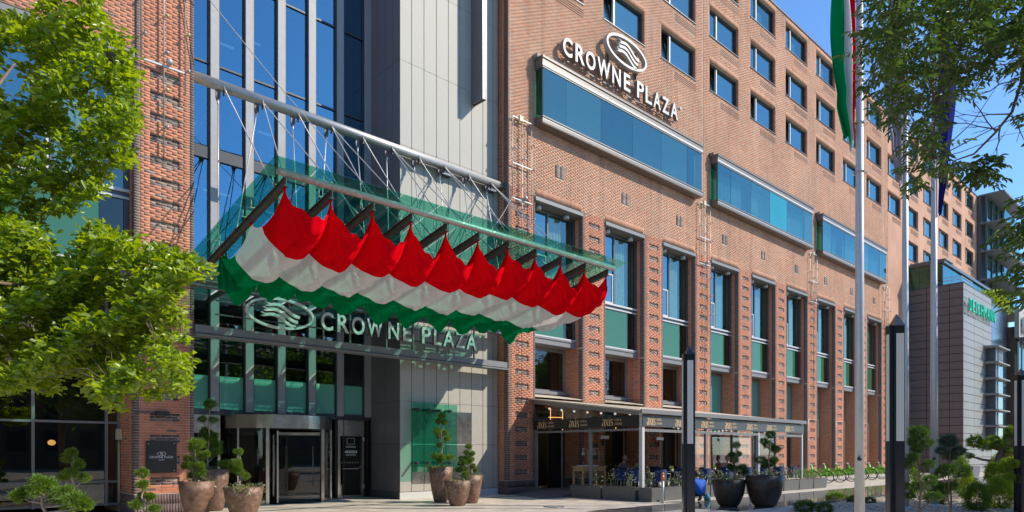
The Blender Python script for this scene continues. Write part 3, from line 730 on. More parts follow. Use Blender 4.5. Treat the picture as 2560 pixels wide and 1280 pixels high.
# ---- tall windows in the recesses
def tall_window(i, L, R, lower=True):
    f = MB(); t = .06
    f.box((L, YW-.05, 6.58), (L+.05, YW+.05, 11.98)); f.box((R-.13, YW-.06, 6.58), (R-.005, YW+.05, 11.98)); f.box((L, YW-.05, 11.90), (R, YW+.05, 12.03))
    f.box((L, YW-.03, 8.44), (R, YW+.05, 8.70)); f.box((L+1.17, YW-.06, 8.70), (L+1.25, YW+.05, 11.90))
    w = f.build('tall_window', 'alu_dark', hotel)
    for y0_, z0_, z1_ in ((YW-.10, 8.62, 8.70), (YW-.07, 8.44, 8.50), (YW-.14, 6.60, 6.66)): MB().box((L, y0_, z0_), (R, YW-.03, z1_)).build('rail', 'alu_white', w)
    m = MB(); m.box((L, W-.05, 12.10), (R, W+.08, 12.24)); m.box((L, W-.08, 12.07), (R, W+.08, 12.10)); m.build('lintel', 'alu_light', w)
    m = MB(); m.box((L, W+.08, 12.03), (R, YW+.3, 12.10)); m.build('soffit', 'soffit', w)
    for u in (.42, 2.15): MB().lathe((L+u, W+.22, 11.84), [(.03, .19), (.12, .18), (.13, .0), (.10, -.01)][::-1], 14).build('floodlight', 'steel_dull', w)
    MB().box((L+.05, YW-.01, 8.70), (L+1.17, YW+.005, 11.90)).build('pane', 'win_glass', w)
    MB().box((L+1.25, YW-.01, 8.70), (R-.13, YW+.005, 11.90)).build('pane', 'win_glass_green', w)
    c = MB(); x = L+1.3; j = 0
    while x < R-.75: c.face([(x, YW+.14+.015*math.sin(j*2.1), 8.6), (x+.06, YW+.14+.015*math.sin(j*2.1+2.1), 8.6), (x+.06, YW+.14+.015*math.sin(j*2.1+2.1), 11.9), (x, YW+.14+.015*math.sin(j*2.1), 11.9)]); x += .06; j += 1
    c.build('curtain', 'curtain', w)
    s = MB(); a, b_ = L+.1, L+1.15
    s.box((a, YW-.04, 8.72), (a+.06, YW-.01, 10.1)); s.box((b_-.06, YW-.04, 8.72), (b_, YW-.01, 10.1)); s.box((a+.06, YW-.04, 8.72), (b_-.06, YW-.01, 8.78)); s.box((a+.06, YW-.04, 10.04), (b_-.06, YW-.01, 10.1)); s.build('sash', 'alu_white', w)
    MB().box((L+.05, YW-.01, 6.64), (R-.72, YW+.005, 8.44)).build('pane', 'green_glass', w)
    MB().box((R-.71, YW-.01, 6.64), (R-.13, YW+.005, 8.44)).build('pane', 'dark_glass', w)  # dark strip imitates the reveal's shade on the green glass
    s = MB(); s.box((L, YW-.16, 6.52), (R-.0, YS+.0, 6.60)); s.box((L, YW-.12, 6.30), (R, YS, 6.52)); s.build('sill', 'alu_light', w)
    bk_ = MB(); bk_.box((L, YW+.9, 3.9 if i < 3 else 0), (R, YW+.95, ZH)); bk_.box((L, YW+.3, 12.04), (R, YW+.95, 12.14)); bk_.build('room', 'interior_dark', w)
    if lower:
        zb = 4.37 if i < 3 else .15
        m = MB(); m.box((L, YS-.05, zb), (L+.08, YS+.04, 6.22)); m.box((R-.12, YS-.05, zb), (R-.003, YS+.04, 6.22)); m.box((L+.08, YS-.05, 6.14), (R-.12, YS+.04, 6.22)); m.box((L+.08, YS-.05, zb), (R-.12, YS+.04, zb+.08))
        if i >= 3: m.box((L+.08, YS-.05, 2.7), (R-.12, YS+.04, 2.85))
        m.box((L, YS-.02, 6.22), (R, YS+.04, 6.32))
        m.build('lower_frame', 'alu_light', w)
        MB().box((L+.08, YS-.01, zb+.08), (R-.12, YS+.005, 6.14 if i < 3 else 2.7)).build('pane', 'dark_glass', w)
        if i >= 3: MB().box((L+.08, YS-.01, 2.85), (R-.12, YS+.005, 6.14)).build('pane', 'frosted_teal', w)
        if i < 3: MB().box((L, YS-.30, 4.22), (R, YS-.05, 4.36)).build('lower_sill', 'alu_light', w)
    return w
for i in range(9): tall_window(i, LX[i], RX[i])
tall_window(0, LL, PL0, lower=False)
# ---- left ground floor glazing
YL = 21.55
f = MB()
for X in (2.34, 3.22, 4.90): f.box((X, YL-.06, 0.2), (X+.07, YL+.06, 6.3))
f.box((5.20, YL-.06, .2), (5.27, YL+.06, 6.3))
for z in (.22, .84, 2.46, 4.6, 6.2): f.box((2.29, YL-.05, z), (5.27, YL+.05, z+.06))
sg = f.build('shop_window', 'alu_light', hotel)
for a, b in ((2.41, 3.22), (3.29, 4.90), (4.97, 5.20)):
    for z0, z1 in ((.28, .84), (.90, 2.46), (2.52, 4.6), (4.66, 6.2)):
        MB().box((a, YL-.005, z0), (b, YL+.01, z1)).build('pane', 'dark_glass', sg)
m = MB(); x = 3.4
while x < 5.15: m.box((x, YL+.15, .3), (x+.05, YL+.22, .80)); x += .065
m.build('radiator', 'curtain', sg)
r = MB(); r.box((-4, 27, 0), (6.8, 27.1, 6.5)); r.box((-4, YL+.1, 6.4), (6.78, 27, 6.5)); r.box((-4, YL+.1, -.01), (6.78, 27, .02)); r.box((-4, YL, 0), (-3.9, 27, 6.5)); r.box((6.70, YC+.4, 0), (6.78, 27, 6.5)); r.build('lobby_room', 'interior_dark', hotel)
MB().box((3.95, 22.3, 1.3), (4.9, 22.33, 6.4)).build('roller_blind', 'interior_brown', hotel)
l = MB(); l.ball((3.95, 23.2, 1.95), .10, 10, sz=.8); l.build('table_lamp', 'warm_lamp', hotel)
MB().box((3.45, 23.0, 1.75), (3.50, 23.05, 2.25)).build('wall_light', 'bulb_white', hotel)
# ---- curtain wall
XS_ = [6.78, 8.14, 9.27, 10.38, 11.51, 12.62, 13.77]; FW_ = .26
fin = MB()
for X in XS_[1:]: fin.box((X, YC-.16, 3.0), (X+FW_, YC-.02, 25))
cw = fin.build('curtain_wall', 'fin_grey', hotel)
d = MB()
for X in XS_[1:]: d.box((X-.035, YC-.10, 0 if X > 12 else 3.0), (X, YC+.05, 25)); d.box((X+FW_, YC-.13, 0 if X > 12 else 3.0), (X+FW_+.03, YC+.05, 25))
TR = [3.02, 6.58, 11.2, 14.12, 17.15, 20.6, 23.6]
for z in TR: d.box((6.78, YC-.06, z-.03), (14.03, YC+.05, z+.03))
d.box((6.78, YC-.08, 11.05), (14.03, YC+.1, 11.42)); d.box((6.78, YC-.08, 6.5), (14.03, YC+.3, 6.95)); d.box((6.78, YC-.08, 2.88), (14.03, YC+.1, 3.07))
d.build('transom', 'frame_dark', cw)
levels = [(3.07, 4.14, 'frosted_teal'), (4.14, 5.35, 'curtain_low'), (5.35, 6.5, 'curtain_low'), (6.95, 8.9, 'curtain_blue'), (8.9, 11.05, 'curtain_blue'), (11.42, 14.09, 'curtain_blue'), (14.15, 17.12, 'curtain_blue'), (17.18, 20.57, 'curtain_blue'), (20.63, 25, 'curtain_blue')]
for k in range(6):
    a = XS_[k]+(FW_+.03 if k else 0); b = XS_[k+1]-.035
    for z0, z1, mm in levels: MB().box((a, YC-.01, z0), (b, YC+.005, z1)).build('pane', mm, cw)
    if k < 5:
        j = MB(); j.lathe((a+(b-a)*.55, YC+.35, 11.2), [(.16, -.05), (.16, .05)], 12)
# rooms behind the curtain wall
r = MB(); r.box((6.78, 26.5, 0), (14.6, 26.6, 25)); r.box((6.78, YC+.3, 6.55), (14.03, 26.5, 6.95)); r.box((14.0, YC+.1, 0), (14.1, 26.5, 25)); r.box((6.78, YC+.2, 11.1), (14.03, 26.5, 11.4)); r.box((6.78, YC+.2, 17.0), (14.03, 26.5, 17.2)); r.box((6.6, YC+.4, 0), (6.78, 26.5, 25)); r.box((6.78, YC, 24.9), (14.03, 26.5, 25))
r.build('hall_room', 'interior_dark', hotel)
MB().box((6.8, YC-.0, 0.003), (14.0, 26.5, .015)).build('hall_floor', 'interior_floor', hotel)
l = MB()
for (x, y, z, L) in ((7.4, 24.2, 10.6, .9), (8.6, 24.6, 10.7, .9), (10.0, 24.4, 10.6, .8), (7.3, 24.6, 14.0, .7), (8.9, 25, 16.2, .9), (9.9, 24.8, 16.6, .8), (8.0, 25.3, 13.2, .6), (10.6, 25.2, 13.6, .7), (7.2, 24.4, 8.5, .8), (9.4, 24.6, 8.9, .8)):
    l.box((x, y, z), (x+L, y+.08, z+.05))
l.build('strip_light', 'bulb_white', hotel)
st = MB()
for k in range(7): st.beam((7.0+k*.9, 25.2, 11.4), (8.2+k*.9, 25.2, 14), .05, .05)
st.build('stair_rail', 'steel_dull', hotel)
# ---- grey clad tower: single panels on a dark core
GX = [14.03, 14.52, 15.07, 15.64, 16.20, 16.76, 17.34, 17.92, 18.46, 18.725]
GZ = [.26, 1.98, 3.52, 6.6, 9.62, 12.68, 15.71, 18.75, 21.8, 25]
GY = [20.72, 21.19, 21.68, 22.23, 22.78]
core = MB().box((14.05, YG+.03, 0), (18.73, 24, 25)); core.build('tower_core', 'black_gap', hotel)
for i in range(len(GX)-1):
    for j in range(len(GZ)-1):
        MB().box((GX[i]+(.0 if i == 0 else .013), YG, GZ[j]+.006), (GX[i+1]-.013, YG+.028, GZ[j+1]-.006)).build('cladding_panel', 'clad_warm', hotel)
for i in range(len(GY)-1):
    for j in range(len(GZ)-1):
        MB().box((14.03, (GY[i]+.029 if i == 0 else GY[i]+.006), GZ[j]+.006), (14.048, GY[i+1]-.006, GZ[j+1]-.006)).build('cladding_panel', 'clad_dark', hotel)
MB().box((14.01, YG-.02, 0), (18.72, YG+.03, .25)).build('plinth', 'alu_white', hotel)
MB().box((14.01, YG+.031, 0), (14.05, 22.78, .25)).build('plinth', 'alu_dark', hotel)  # same plinth round the side, its shade put in as darker metal
fi = MB().box((17.31, 20.03, 15.2), (17.36, YG, 25)); fi.box((17.46, 20.03, 15.2), (17.51, YG, 25)); fi.box((17.36, 20.12, 15.24), (17.46, YG, 25))
fn = fi.build('light_fin', 'clad_dark', hotel); MB().box((17.362, 20.04, 15.22), (17.458, 20.12, 25)).build('lens', 'alu_white', fn)
# ---- glass screen with stand-offs and polished plates
pl = MB()
for a, b in ((14.535, 15.06), (15.08, 15.63), (15.65, 16.19), (16.21, 17.33)):
    MB().box((a, YG-.022, 1.99), (b, YG-.002, 3.22)).build('polished_plate', 'brushed', hotel); MB().box((a, YG-.022, .55), (b, YG-.002, 1.965)).build('polished_plate', 'brushed', hotel)
MB().box((14.53, YG-.028, 1.966), (17.33, YG-.001, 1.989)).build('plate_joint', 'alu_white', hotel)
scr = thing('glass_screen', 'green glass screen on black stand-off pegs in front of grey cladding', 'screen', (14.3, YG-.3, .95))
for k in range(4): MB().box((14.30+k*.50, YG-.32-.012*(k % 2), .98), (14.30+k*.50+.56, YG-.308-.012*(k % 2), 3.46)).build('pane', 'screen_teal', scr)
for k in range(4):
    for z in (3.22, 1.30): MB().tube([(14.52+k*.5, YG-.42, z), (14.52+k*.5, YG-.03, z)], .048, 12).build('peg', 'black_matte', scr)
# ---- revolving door
DC = Vector((10.50, 23.30, 0)); DR = 1.93
rd = thing('revolving_door', 'large revolving glass door with curved brushed steel header at hotel entrance', 'door', DC)
def arc(r, a0, a1, n): return [(DC.x+r*math.cos(a0+(a1-a0)*k/n), DC.y+r*math.sin(a0+(a1-a0)*k/n)) for k in range(n+1)]
def curved(r0, r1, a0, a1, z0, z1, n=20):
    b = MB(); A = arc(r0, a0, a1, n); B = arc(r1, a0, a1, n)
    for k in range(n):
        b.hexa([(*A[k], z0), (*A[k+1], z0), (*B[k+1], z0), (*B[k], z0)], [(*A[k], z1), (*A[k+1], z1), (*B[k+1], z1), (*B[k], z1)])
    return b
A_ = lambda d: math.radians(d)
curved(DR, DR+.05, A_(172), A_(368), 2.46, 2.90, 40).build('header', 'brushed', rd)
curved(DR-.5, DR+.0, A_(172), A_(368), 2.44, 2.46, 40).build('ceiling', 'black_matte', rd)
curved(DR-.02, DR+.03, A_(185), A_(240), .0, .12, 12).build('kick_rail', 'brushed', rd); curved(DR-.02, DR+.03, A_(300), A_(355), .0, .12, 12).build('kick_rail', 'brushed', rd)
curved(DR, DR+.015, A_(185), A_(240), .12, 2.46, 14).build('curved_pane', 'door_glass', rd); curved(DR, DR+.015, A_(300), A_(355), .12, 2.46, 14).build('curved_pane', 'door_glass', rd)
for dg in (186, 212, 240, 300, 328, 354):
    x, y = DC.x+(DR+.01)*math.cos(A_(dg)), DC.y+(DR+.01)*math.sin(A_(dg)); s_ = .055 if dg in (240, 300) else .03
    MB().box((x-s_, y-s_, 0), (x+s_, y+s_, 2.46)).build('post', 'brushed', rd)
for k, dg in enumerate((250, 330, 50, 130)):
    dx, dy = math.cos(A_(dg)), math.sin(A_(dg)); L = DR-.1
    def PP(u, z, s=0): return (DC.x+dx*u-dy*s, DC.y+dy*u+dx*s, z)
    f = MB()
    for (u0, u1, z0, z1) in ((.08, .16, .04, 2.38), (L-.09, L, .04, 2.38), (.16, L-.09, .04, .16), (.16, L-.09, 2.28, 2.38)):
        f.hexa([PP(u0, z0, -.025), PP(u1, z0, -.025), PP(u1, z0, .025), PP(u0, z0, .025)], [PP(u0, z1, -.025), PP(u1, z1, -.025), PP(u1, z1, .025), PP(u0, z1, .025)])
    lf = f.build('door_leaf', 'brushed', rd)
    g_ = MB().hexa([PP(.16, .16, -.005), PP(L-.09, .16, -.005), PP(L-.09, .16, .005), PP(.16, .16, .005)], [PP(.16, 2.28, -.005), PP(L-.09, 2.28, -.005), PP(L-.09, 2.28, .005), PP(.16, 2.28, .005)]); g_.build('glass', 'door_glass', lf)
    h_ = MB().tube([PP(L-.5, .5, -.06), PP(L-.5, 1.9, -.06)], .014, 6); h_.build('handle', 'steel', lf)
MB().lathe(DC, [(.06, 0), (.06, 2.45)], 12).build('centre_post', 'brushed', rd)
MB().lathe(DC, [(DR, .002), (DR, .006)], 40).build('door_mat', 'black_matte', rd)
# left side light beside the revolving door
f = MB(); f.box((6.80, YC-.05, 0), (6.86, YC+.05, 2.88)); f.box((8.40, YC-.05, 0), (8.48, YC+.05, 2.88)); f.box((6.86, YC-.05, 2.30), (8.40, YC+.05, 2.36)); f.box((6.86, YC-.05, 0), (8.40, YC+.05, .12))
sl = f.build('side_light', 'brushed', hotel); MB().box((6.86, YC-.04, 2.36), (8.40, YC+.04, 2.88)).build('panel', 'brushed', sl); MB().box((6.86, YC-.01, .12), (8.40, YC+.01, 2.30)).build('glass', 'dark_glass', sl)
# service door right of it
sdr = thing('side_door', 'narrow steel framed glass door with white printed notice beside grey cladding', 'door', (12.75, YC-.12, 0))
f = MB(); y = YC-.12
f.box((12.66, y, 0), (12.76, y+.1, 2.36)); f.box((13.66, y, 0), (13.75, y+.1, 2.36)); f.box((12.76, y, 2.28), (13.66, y+.1, 2.36)); f.box((12.76, y, 0), (13.66, y+.1, .10)); f.build('frame', 'brushed', sdr)
MB().box((12.66, y, 2.36), (13.75, y+.1, 2.86)).build('top_panel', 'brushed', sdr)
MB().box((12.76, y+.04, .10), (13.66, y+.055, 2.28)).build('glass', 'dark_glass', sdr)
MB().box((12.74, y+.3, .02), (13.68, y+.32, 2.3)).build('dark_lobby', 'interior_dark', sdr)
n_ = MB(); yy = y+.036
n_.box((13.05, yy, 1.98), (13.36, yy+.002, 1.99)); n_.box((13.05, yy, 2.20), (13.36, yy+.002, 2.21)); n_.box((13.05, yy, 1.98), (13.06, yy+.002, 2.21)); n_.box((13.35, yy, 1.98), (13.36, yy+.002, 2.21))
n_.face([(12.95, yy, 1.70), (13.03, yy, 1.645), (13.03, yy, 1.755)])
for k in range(6): n_.box((13.05+k*.075, yy, 1.65), (13.05+k*.075+.045, yy+.002, 1.75))
for k in range(7): n_.box((12.85+k*.11, yy, 1.28), (12.865+k*.11, yy+.002, 1.33))
for zz in (1.56, 1.60, 1.86, 1.90): n_.box((13.0, yy, zz), (13.42, yy+.002, zz+.012))
n_.build('printed_notice', 'lamp_panel', sdr)
MB().tube([(12.80, y-.06, 1.08), (13.45, y-.06, 1.08), (13.55, y-.06, 1.14)], .014, 8).build('handle', 'steel', sdr)
for z in (.35, 2.1): MB().box((13.69, y-.04, z), (13.75, y, z+.14)).build('hinge', 'steel', sdr)
# ---- ground floor rooms behind the cafe (brick pillars stay in front)
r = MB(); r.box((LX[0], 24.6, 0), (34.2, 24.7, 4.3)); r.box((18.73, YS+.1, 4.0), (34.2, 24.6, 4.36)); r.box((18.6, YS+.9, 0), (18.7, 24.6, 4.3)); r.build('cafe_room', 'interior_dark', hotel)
for i in range(3):
    m = MB(); L, R = LX[i], RX[i]
    m.box((L, YS-.04, 3.42), (R, YS+.04, 3.50)); m.box((L, YS-.04, 0), (L+.06, YS+.04, 3.5)); m.box((R-.06, YS-.04, 0), (R, YS+.04, 3.5)); m.box((L, YS-.25, 3.05), (R-.2, YS-.05, 3.20))
    m.build('cafe_opening', 'alu_dark', hotel)
    k = MB(); k.box((R-.95, YS+.1, .1), (R-.1, YS+.16, 3.4)); k.build('folding_shutter', 'black_matte', hotel)
MB().box((21.4, 23.6, 1.75), (22.2, 23.65, 2.6)).build('warm_wall_panel', 'interior_brown', hotel)
MB().box((20.9, 23.0, 2.75), (21.5, 23.1, 2.82)).build('cafe_lamp', 'warm_lamp', hotel)
MB().box((21.5, 23.5, 1.98), (22.1, 23.55, 2.02)).build('cafe_lamp', 'warm_lamp', hotel)
MB().box((25.3, 23.0, 1.9), (26.2, 23.05, 4.0)).build('warm_wall_panel', 'warm_panel', hotel)
MB().box((30.1, 23.0, 1.9), (30.9, 23.05, 4.0)).build('warm_wall_panel', 'warm_panel', hotel)
c_ = MB(); c_.box((20.6, 22.6, .0), (23.0, 23.2, 1.1)); c_.build('bar_counter', 'interior_brown', hotel)
# sloped metal ledges between pavilion roof and the low windows
for i in range(3):
    L, R = LX[i]+.01, RX[i]-.01
    s = MB(); s.hexa([(L, W+.02, 3.98), (R, W+.02, 3.98), (R, YS-.05, 4.18), (L, YS-.05, 4.18)], [(L, W+.02, 4.02), (R, W+.02, 4.02), (R, YS-.05, 4.22), (L, YS-.05, 4.22)]); s.build('sloped_ledge', 'awning', hotel)
# small fittings on the left pillar
pq = thing('wall_plaque', 'black granite hotel plaque with white oval emblem on left brick pillar', 'plaque', (5.54, W-.03, 1.1))
MB().box((5.54, W-.045, 1.12), (6.31, W-.012, 1.98)).build('slab', 'plaque', pq)
put_text('CROWNE PLAZA', 'lettering', 'grey_letter', pq, (5.62, W-.050, 1.515), (1, 0, 0), (0, 0, 1), w=.60, h=.062, ext=.001)
put_text('BUDAPEST', 'lettering', 'grey_letter', pq, (5.845, W-.050, 1.455), (1, 0, 0), (0, 0, 1), w=.16, h=.028, ext=.001)
o_ = MB()
def ring(b, cx, cz, a, c, w, y, d, n=40):
    for k in range(n):
        t0, t1 = 2*PI*k/n, 2*PI*(k+1)/n
        P = lambda t, s, yy: (cx+(a-s)*math.cos(t), yy, cz+(c-s)*math.sin(t))
        b.hexa([P(t0, w, y), P(t1, w, y), P(t1, w, y+d), P(t0, w, y+d)], [P(t0, 0, y), P(t1, 0, y), P(t1, 0, y+d), P(t0, 0, y+d)])
def waves(b, cx, cz, s, y, d, n=10, sx=1.0):
    """three stacked flag-like wave bands with ragged left ends"""
    for j in range(3):
        ox = cx+(-.50*s+j*.07*s)*sx; oz = cz+(j-1)*.30*s+.05*s
        top = []; bot = []
        for k in range(n+1):
            t = k/n; zz = oz-.42*s*t+.15*s*math.sin(-.6+t*5.6+.3)*(1 if t > 0 else 1)+.12*s
            top.append((ox+t*1.05*s*sx, zz+.085*s)); bot.append((ox+t*1.05*s*sx, zz-.085*s))
        for k in range(n):
            (x0, t0), (x1, t1) = top[k], top[k+1]; (_, b0), (_, b1) = bot[k], bot[k+1]
            b.hexa([(x0, y, b0), (x1, y, b1), (x1, y+d, b1), (x0, y+d, b0)], [(x0, y, t0), (x1, y, t1), (x1, y+d, t1), (x0, y+d, t0)])
        x0, t0 = top[0]; b0 = bot[0][1]
        for z0, z1, tip in ((b0, (b0+t0)/2, b0+.02*s), ((b0+t0)/2, t0, t0-.0*s+.06*s)):
            b.hexa([(x0-.14*s*sx, y, tip), (x0, y, z0), (x0, y+d, z0), (x0-.14*s*sx, y+d, tip)], [(x0-.14*s*sx, y, tip+.004), (x0, y, z1), (x0, y+d, z1), (x0-.14*s*sx, y+d, tip+.004)])
ring(o_, 5.925, 1.635, .115, .052, .009, W-.050, .003, 28); waves(o_, 5.925, 1.635, .055, W-.050, .003, 6); o_.build('oval_emblem', 'grey_letter', pq)
for x, z in ((5.60, 1.90), (6.25, 1.92), (5.60, 1.18), (6.25, 1.18)): MB().tube([(x, W-.055, z), (x, W-.045, z)], .014, 8).build('screw', 'steel', pq)
f = MB().box((4.98+.3, W-.05, 2.72), (6.0, W-.005, 2.76)); f2 = thing('pillar_conduit', 'dark cable box and conduit on the left brick pillar above the plaque', 'cable box', (5.3, W, 2.7)); f.build('conduit', 'alu_dark', f2); MB().box((5.78, W-.14, 2.66), (6.1, W-.01, 2.78)).build('box', 'black_matte', f2)
cm = thing('pillar_camera', 'small black security camera on the left pillar edge under leaves', 'camera', (6.35, W, 3.5)); MB().box((6.42, W-.03, 3.38), (6.50, W-.005, 3.50)).build('bracket', 'black_matte', cm); MB().beam((6.46, W-.03, 3.46), (6.62, W-.30, 3.38), .09, .09).build('body', 'black_matte', cm)
kb = thing('wall_socket_box', 'cream utility box with pipe on the left return of brick pillar', 'utility box', (5.23, 20.9, 1.9)); MB().box((5.15, 21.25, 2.02), (5.255, 21.50, 2.32)).build('box', 'cream_box', kb); MB().tube([(5.235, 21.45, .3), (5.235, 21.45, 2.02)], .022, 8).build('pipe', 'cream_box', kb)
# ================================================================= ENTRANCE CANOPY
XB = [7.0+1.147*b for b in range(11)]; YF, ZF, SL = 14.88, 7.97, .194
def zb(y): return ZF-.09-SL*(y-YF)            # beam top
can = thing('entrance_canopy', 'sloping green glass entrance canopy hung on steel rods from a thick horizontal tube', 'canopy', (12.7, 20.4, 6.9))
MB().tube([(6.79, 20.46, 12.32), (18.72, 20.46, 12.32)], .155, 24).build('main_tube', 'steel_dull', can)
MB().tube([(6.80, YF, ZF), (18.80, YF, ZF)], .085, 18).build('front_pipe', 'steel_rust', can)
for X in (15.95, 18.2): MB().box((X-.22, 20.46, 12.02), (X+.22, YG-.002, 12.16)).build('wall_bracket', 'alu_dark', can)
for X in XB:
    b = MB(); y1 = 20.2
    for (dz0, dz1, w) in ((-.20, -.18, .055), (-.02, 0, .055), (-.18, -.02, .010)):
        b.hexa([(X-w, YF-.02, zb(YF)+dz0), (X+w, YF-.02, zb(YF)+dz0), (X+w, y1, zb(y1)+dz0), (X-w, y1, zb(y1)+dz0)], [(X-w, YF-.02, zb(YF)+dz1), (X+w, YF-.02, zb(YF)+dz1), (X+w, y1, zb(y1)+dz1), (X-w, y1, zb(y1)+dz1)])
    b.build('beam', 'beam_dark', can)
rows_ = [(14.45, 16.74), (16.78, 18.70), (18.74, 20.08)]
for k in range(11):
    for (y0, y1) in rows_:
        a = 6.55 if k == 0 else XB[k]-.56; bb = XB[k]+.57
        if k == 10: bb = 18.72 if y1 > 20 else 18.98
        zf = lambda y: zb(y)+.14
        a += .012; bb -= .012
        g_ = MB(); g_.hexa([(a, y0, zf(y0)), (bb, y0, zf(y0)), (bb, y1, zf(y1)), (a, y1, zf(y1))], [(a, y0, zf(y0)+.016), (bb, y0, zf(y0)+.016), (bb, y1, zf(y1)+.016), (a, y1, zf(y1)+.016)])
        g_.build('glass_pane', 'canopy_glass', can)
sp = MB()
for X in XB:
    for y in (15.3, 16.5, 17.0, 18.5, 19.0):
        for s in (-.12, .12): sp.tube([(X+s, y, zb(y)), (X+s, y, zb(y)+.20)], .018, 6)
        sp.box((X-.14, y-.015, zb(y)+.01), (X+.14, y+.015, zb(y)+.035))
sp.build('glass_clamp', 'steel', can, kind='stuff')
NX = [7.65+1.147*i for i in range(10)]; NT = (20.46, 12.32)
for i, X in enumerate(NX):
    p = MB(); p.box((X-.17, 20.44, 11.98), (X-.03, 20.47, 12.2)); p.box((X+.02, 20.30, 12.02), (X+.06, 20.40, 12.28)); p.hexa([(X-.14, 20.43, 11.86), (X-.06, 20.43, 11.86), (X-.06, 20.48, 11.86), (X-.14, 20.48, 11.86)], [(X-.17, 20.43, 11.98), (X-.03, 20.43, 11.98), (X-.03, 20.48, 11.98), (X-.17, 20.48, 11.98)]); p.build('fork_plate', 'beam_dark', can)
    if i % 2 == 0: ends = [((X-.10, 20.45, 11.88), (XB[i], 18.9)), ((X+.04, 20.32, 12.2), (XB[i+1], 16.9))]
    else: ends = [((X-.10, 20.45, 11.88), (XB[i-1], 17.7)), ((X+.04, 20.32, 12.2), (XB[i-1]+.02, 14.98))]
    if i % 2 == 1: ends.append(((X+.06, 20.34, 12.2), (XB[i+1]-.02, 15.6)))
    for (p0, (xb, yb)) in ends:
        p1 = Vector((xb, yb, zb(yb)+.02)); p0 = Vector(p0); u = (p1-p0).normalized()
        r = MB(); r.tube([p0, p0+u*.14, p0+u*.15, p1-u*.3, p1-u*.29, p1], [.030, .030, .017, .017, .028, .028], 8); r.build('rod', 'steel', can)
# rear part between canopy and curtain wall
b = MB()
for X in XB[:7]: b.beam((X, 20.2, 6.74), (X, YC-.05, 6.56), .08, .16)
b.build('rear_beam', 'beam_dark', can)
for k in range(6):
    MB().hexa([(XB[k]+.05, 20.25, 6.86), (XB[k+1]-.05, 20.25, 6.86), (XB[k+1]-.05, YC-.1, 6.70), (XB[k]+.05, YC-.1, 6.70)], [(XB[k]+.05, 20.25, 6.875), (XB[k+1]-.05, 20.25, 6.875), (XB[k+1]-.05, YC-.1, 6.715), (XB[k]+.05, YC-.1, 6.715)]).build('glass_pane', 'canopy_glass', can)
for y, z, w, h in ((19.65, 6.80, .10, .06), (20.2, 6.62, .14, .20)): MB().box((6.79, y-w/2, z-h/2), (18.71, y+w/2, z+h/2)).build('purlin', 'beam_dark', can)
# sign frame: upper and lower channel with posts
sf = thing('entrance_sign', 'entrance sign with oval wave emblem and steel letters below the glass canopy', 'sign', (12.7, 20.2, 4.9))
b = MB(); b.box((6.79, 20.12, 6.34), (18.62, 20.34, 6.37)); b.box((6.79, 20.12, 6.50), (18.62, 20.34, 6.53)); b.box((6.79, 20.2, 6.37), (18.62, 20.24, 6.50)); b.build('upper_channel', 'alu_light', sf)
b = MB(); b.box((6.79, 20.05, 5.02), (18.62, 20.30, 5.24)); b.box((6.79, 19.98, 4.93), (18.68, 20.36, 4.98)); b.box((6.79, 20.1, 4.98), (18.62, 20.26, 5.02)); b.build('lower_channel', 'alu_light', sf)
for X in (8.2, 9.6, 10.75, 11.7, 13.1, 14.2, 15.3, 17.0): MB().box((X-.025, 20.15, 5.24), (X+.025, 20.2, 6.34)).build('post', 'alu_light', sf)
for z in (5.62, 6.02): MB().box((7.4, 20.20, z-.02), (17.2, 20.23, z+.02)).build('back_rail', 'alu_dark', sf)
PXL = [('C', 801, 831), ('R', 842, 871), ('O', 878, 910), ('W', 916, 955), ('N', 969, 996), ('E', 1006, 1027), ('P', 1053, 1075), ('L', 1083, 1102), ('A', 1106, 1134), ('Z', 1137, 1160), ('A', 1164, 1190)]
YSG = 20.02
for ch, x0, x1 in PXL:
    a = at_y(x0, 820, YSG).x; b_ = at_y(x1, 820, YSG).x
    put_text(ch, 'letter', 'sign_steel', sf, (a, YSG, 5.53), (1, 0, 0), (0, 0, 1), w=b_-a, h=.585, ext=.05, bold=.018, side='alu_dark')
MB().tube([(17.16, YSG-.03, 6.07), (17.16, YSG+.05, 6.07)], .045, 16).build('registered_dot', 'sign_steel', sf)
e_ = MB(); ring(e_, 9.25, 5.86, 1.08, .475, .075, YSG-.05, .10, 56); e_.build('oval_ring', 'sign_steel', sf)
e_ = MB(); waves(e_, 9.22, 5.86, .52, YSG-.05, .10, 16, 1.75); e_.build('wave_emblem', 'sign_steel', sf)
# ---- the big sign on the brick wall
ws = thing('wall_sign', 'raised silver letters and oval wave emblem on the upper brick wall', 'sign', (26, W-.2, 18.5))
PXU = [('C', 1408, 1431), ('R', 1439, 1462), ('O', 1465, 1489), ('W', 1494, 1526), ('N', 1531, 1552), ('E', 1560, 1576), ('P', 1593, 1610), ('L', 1614, 1630), ('A', 1634, 1652), ('Z', 1656, 1673), ('A', 1677, 1695)]
YU = W-.24
for ch, x0, x1 in PXU:
    a = at_y(x0, 200, YU-.09).x; b_ = at_y(x1, 200, YU-.09).x
    put_text(ch, 'letter', 'letter_steel', ws, (a, YU, 18.50), (1, 0, 0), (0, 0, 1), w=b_-a, h=.80, ext=.09, bold=.02, side='letter_side')
MB().tube([(30.45, YU-.09, 19.22), (30.45, YU+.05, 19.22)], .07, 16).build('registered_dot', 'letter_steel', ws)
for z in (18.47, 19.22): MB().box((21.7, W-.13, z-.03), (30.2, W-.10, z+.01)).build('rail', 'alu_light', ws)
e_ = MB(); ring(e_, 25.98, 20.27, 1.52, .68, .12, YU-.12, .22, 56); e_.build('oval_ring', 'letter_steel', ws)
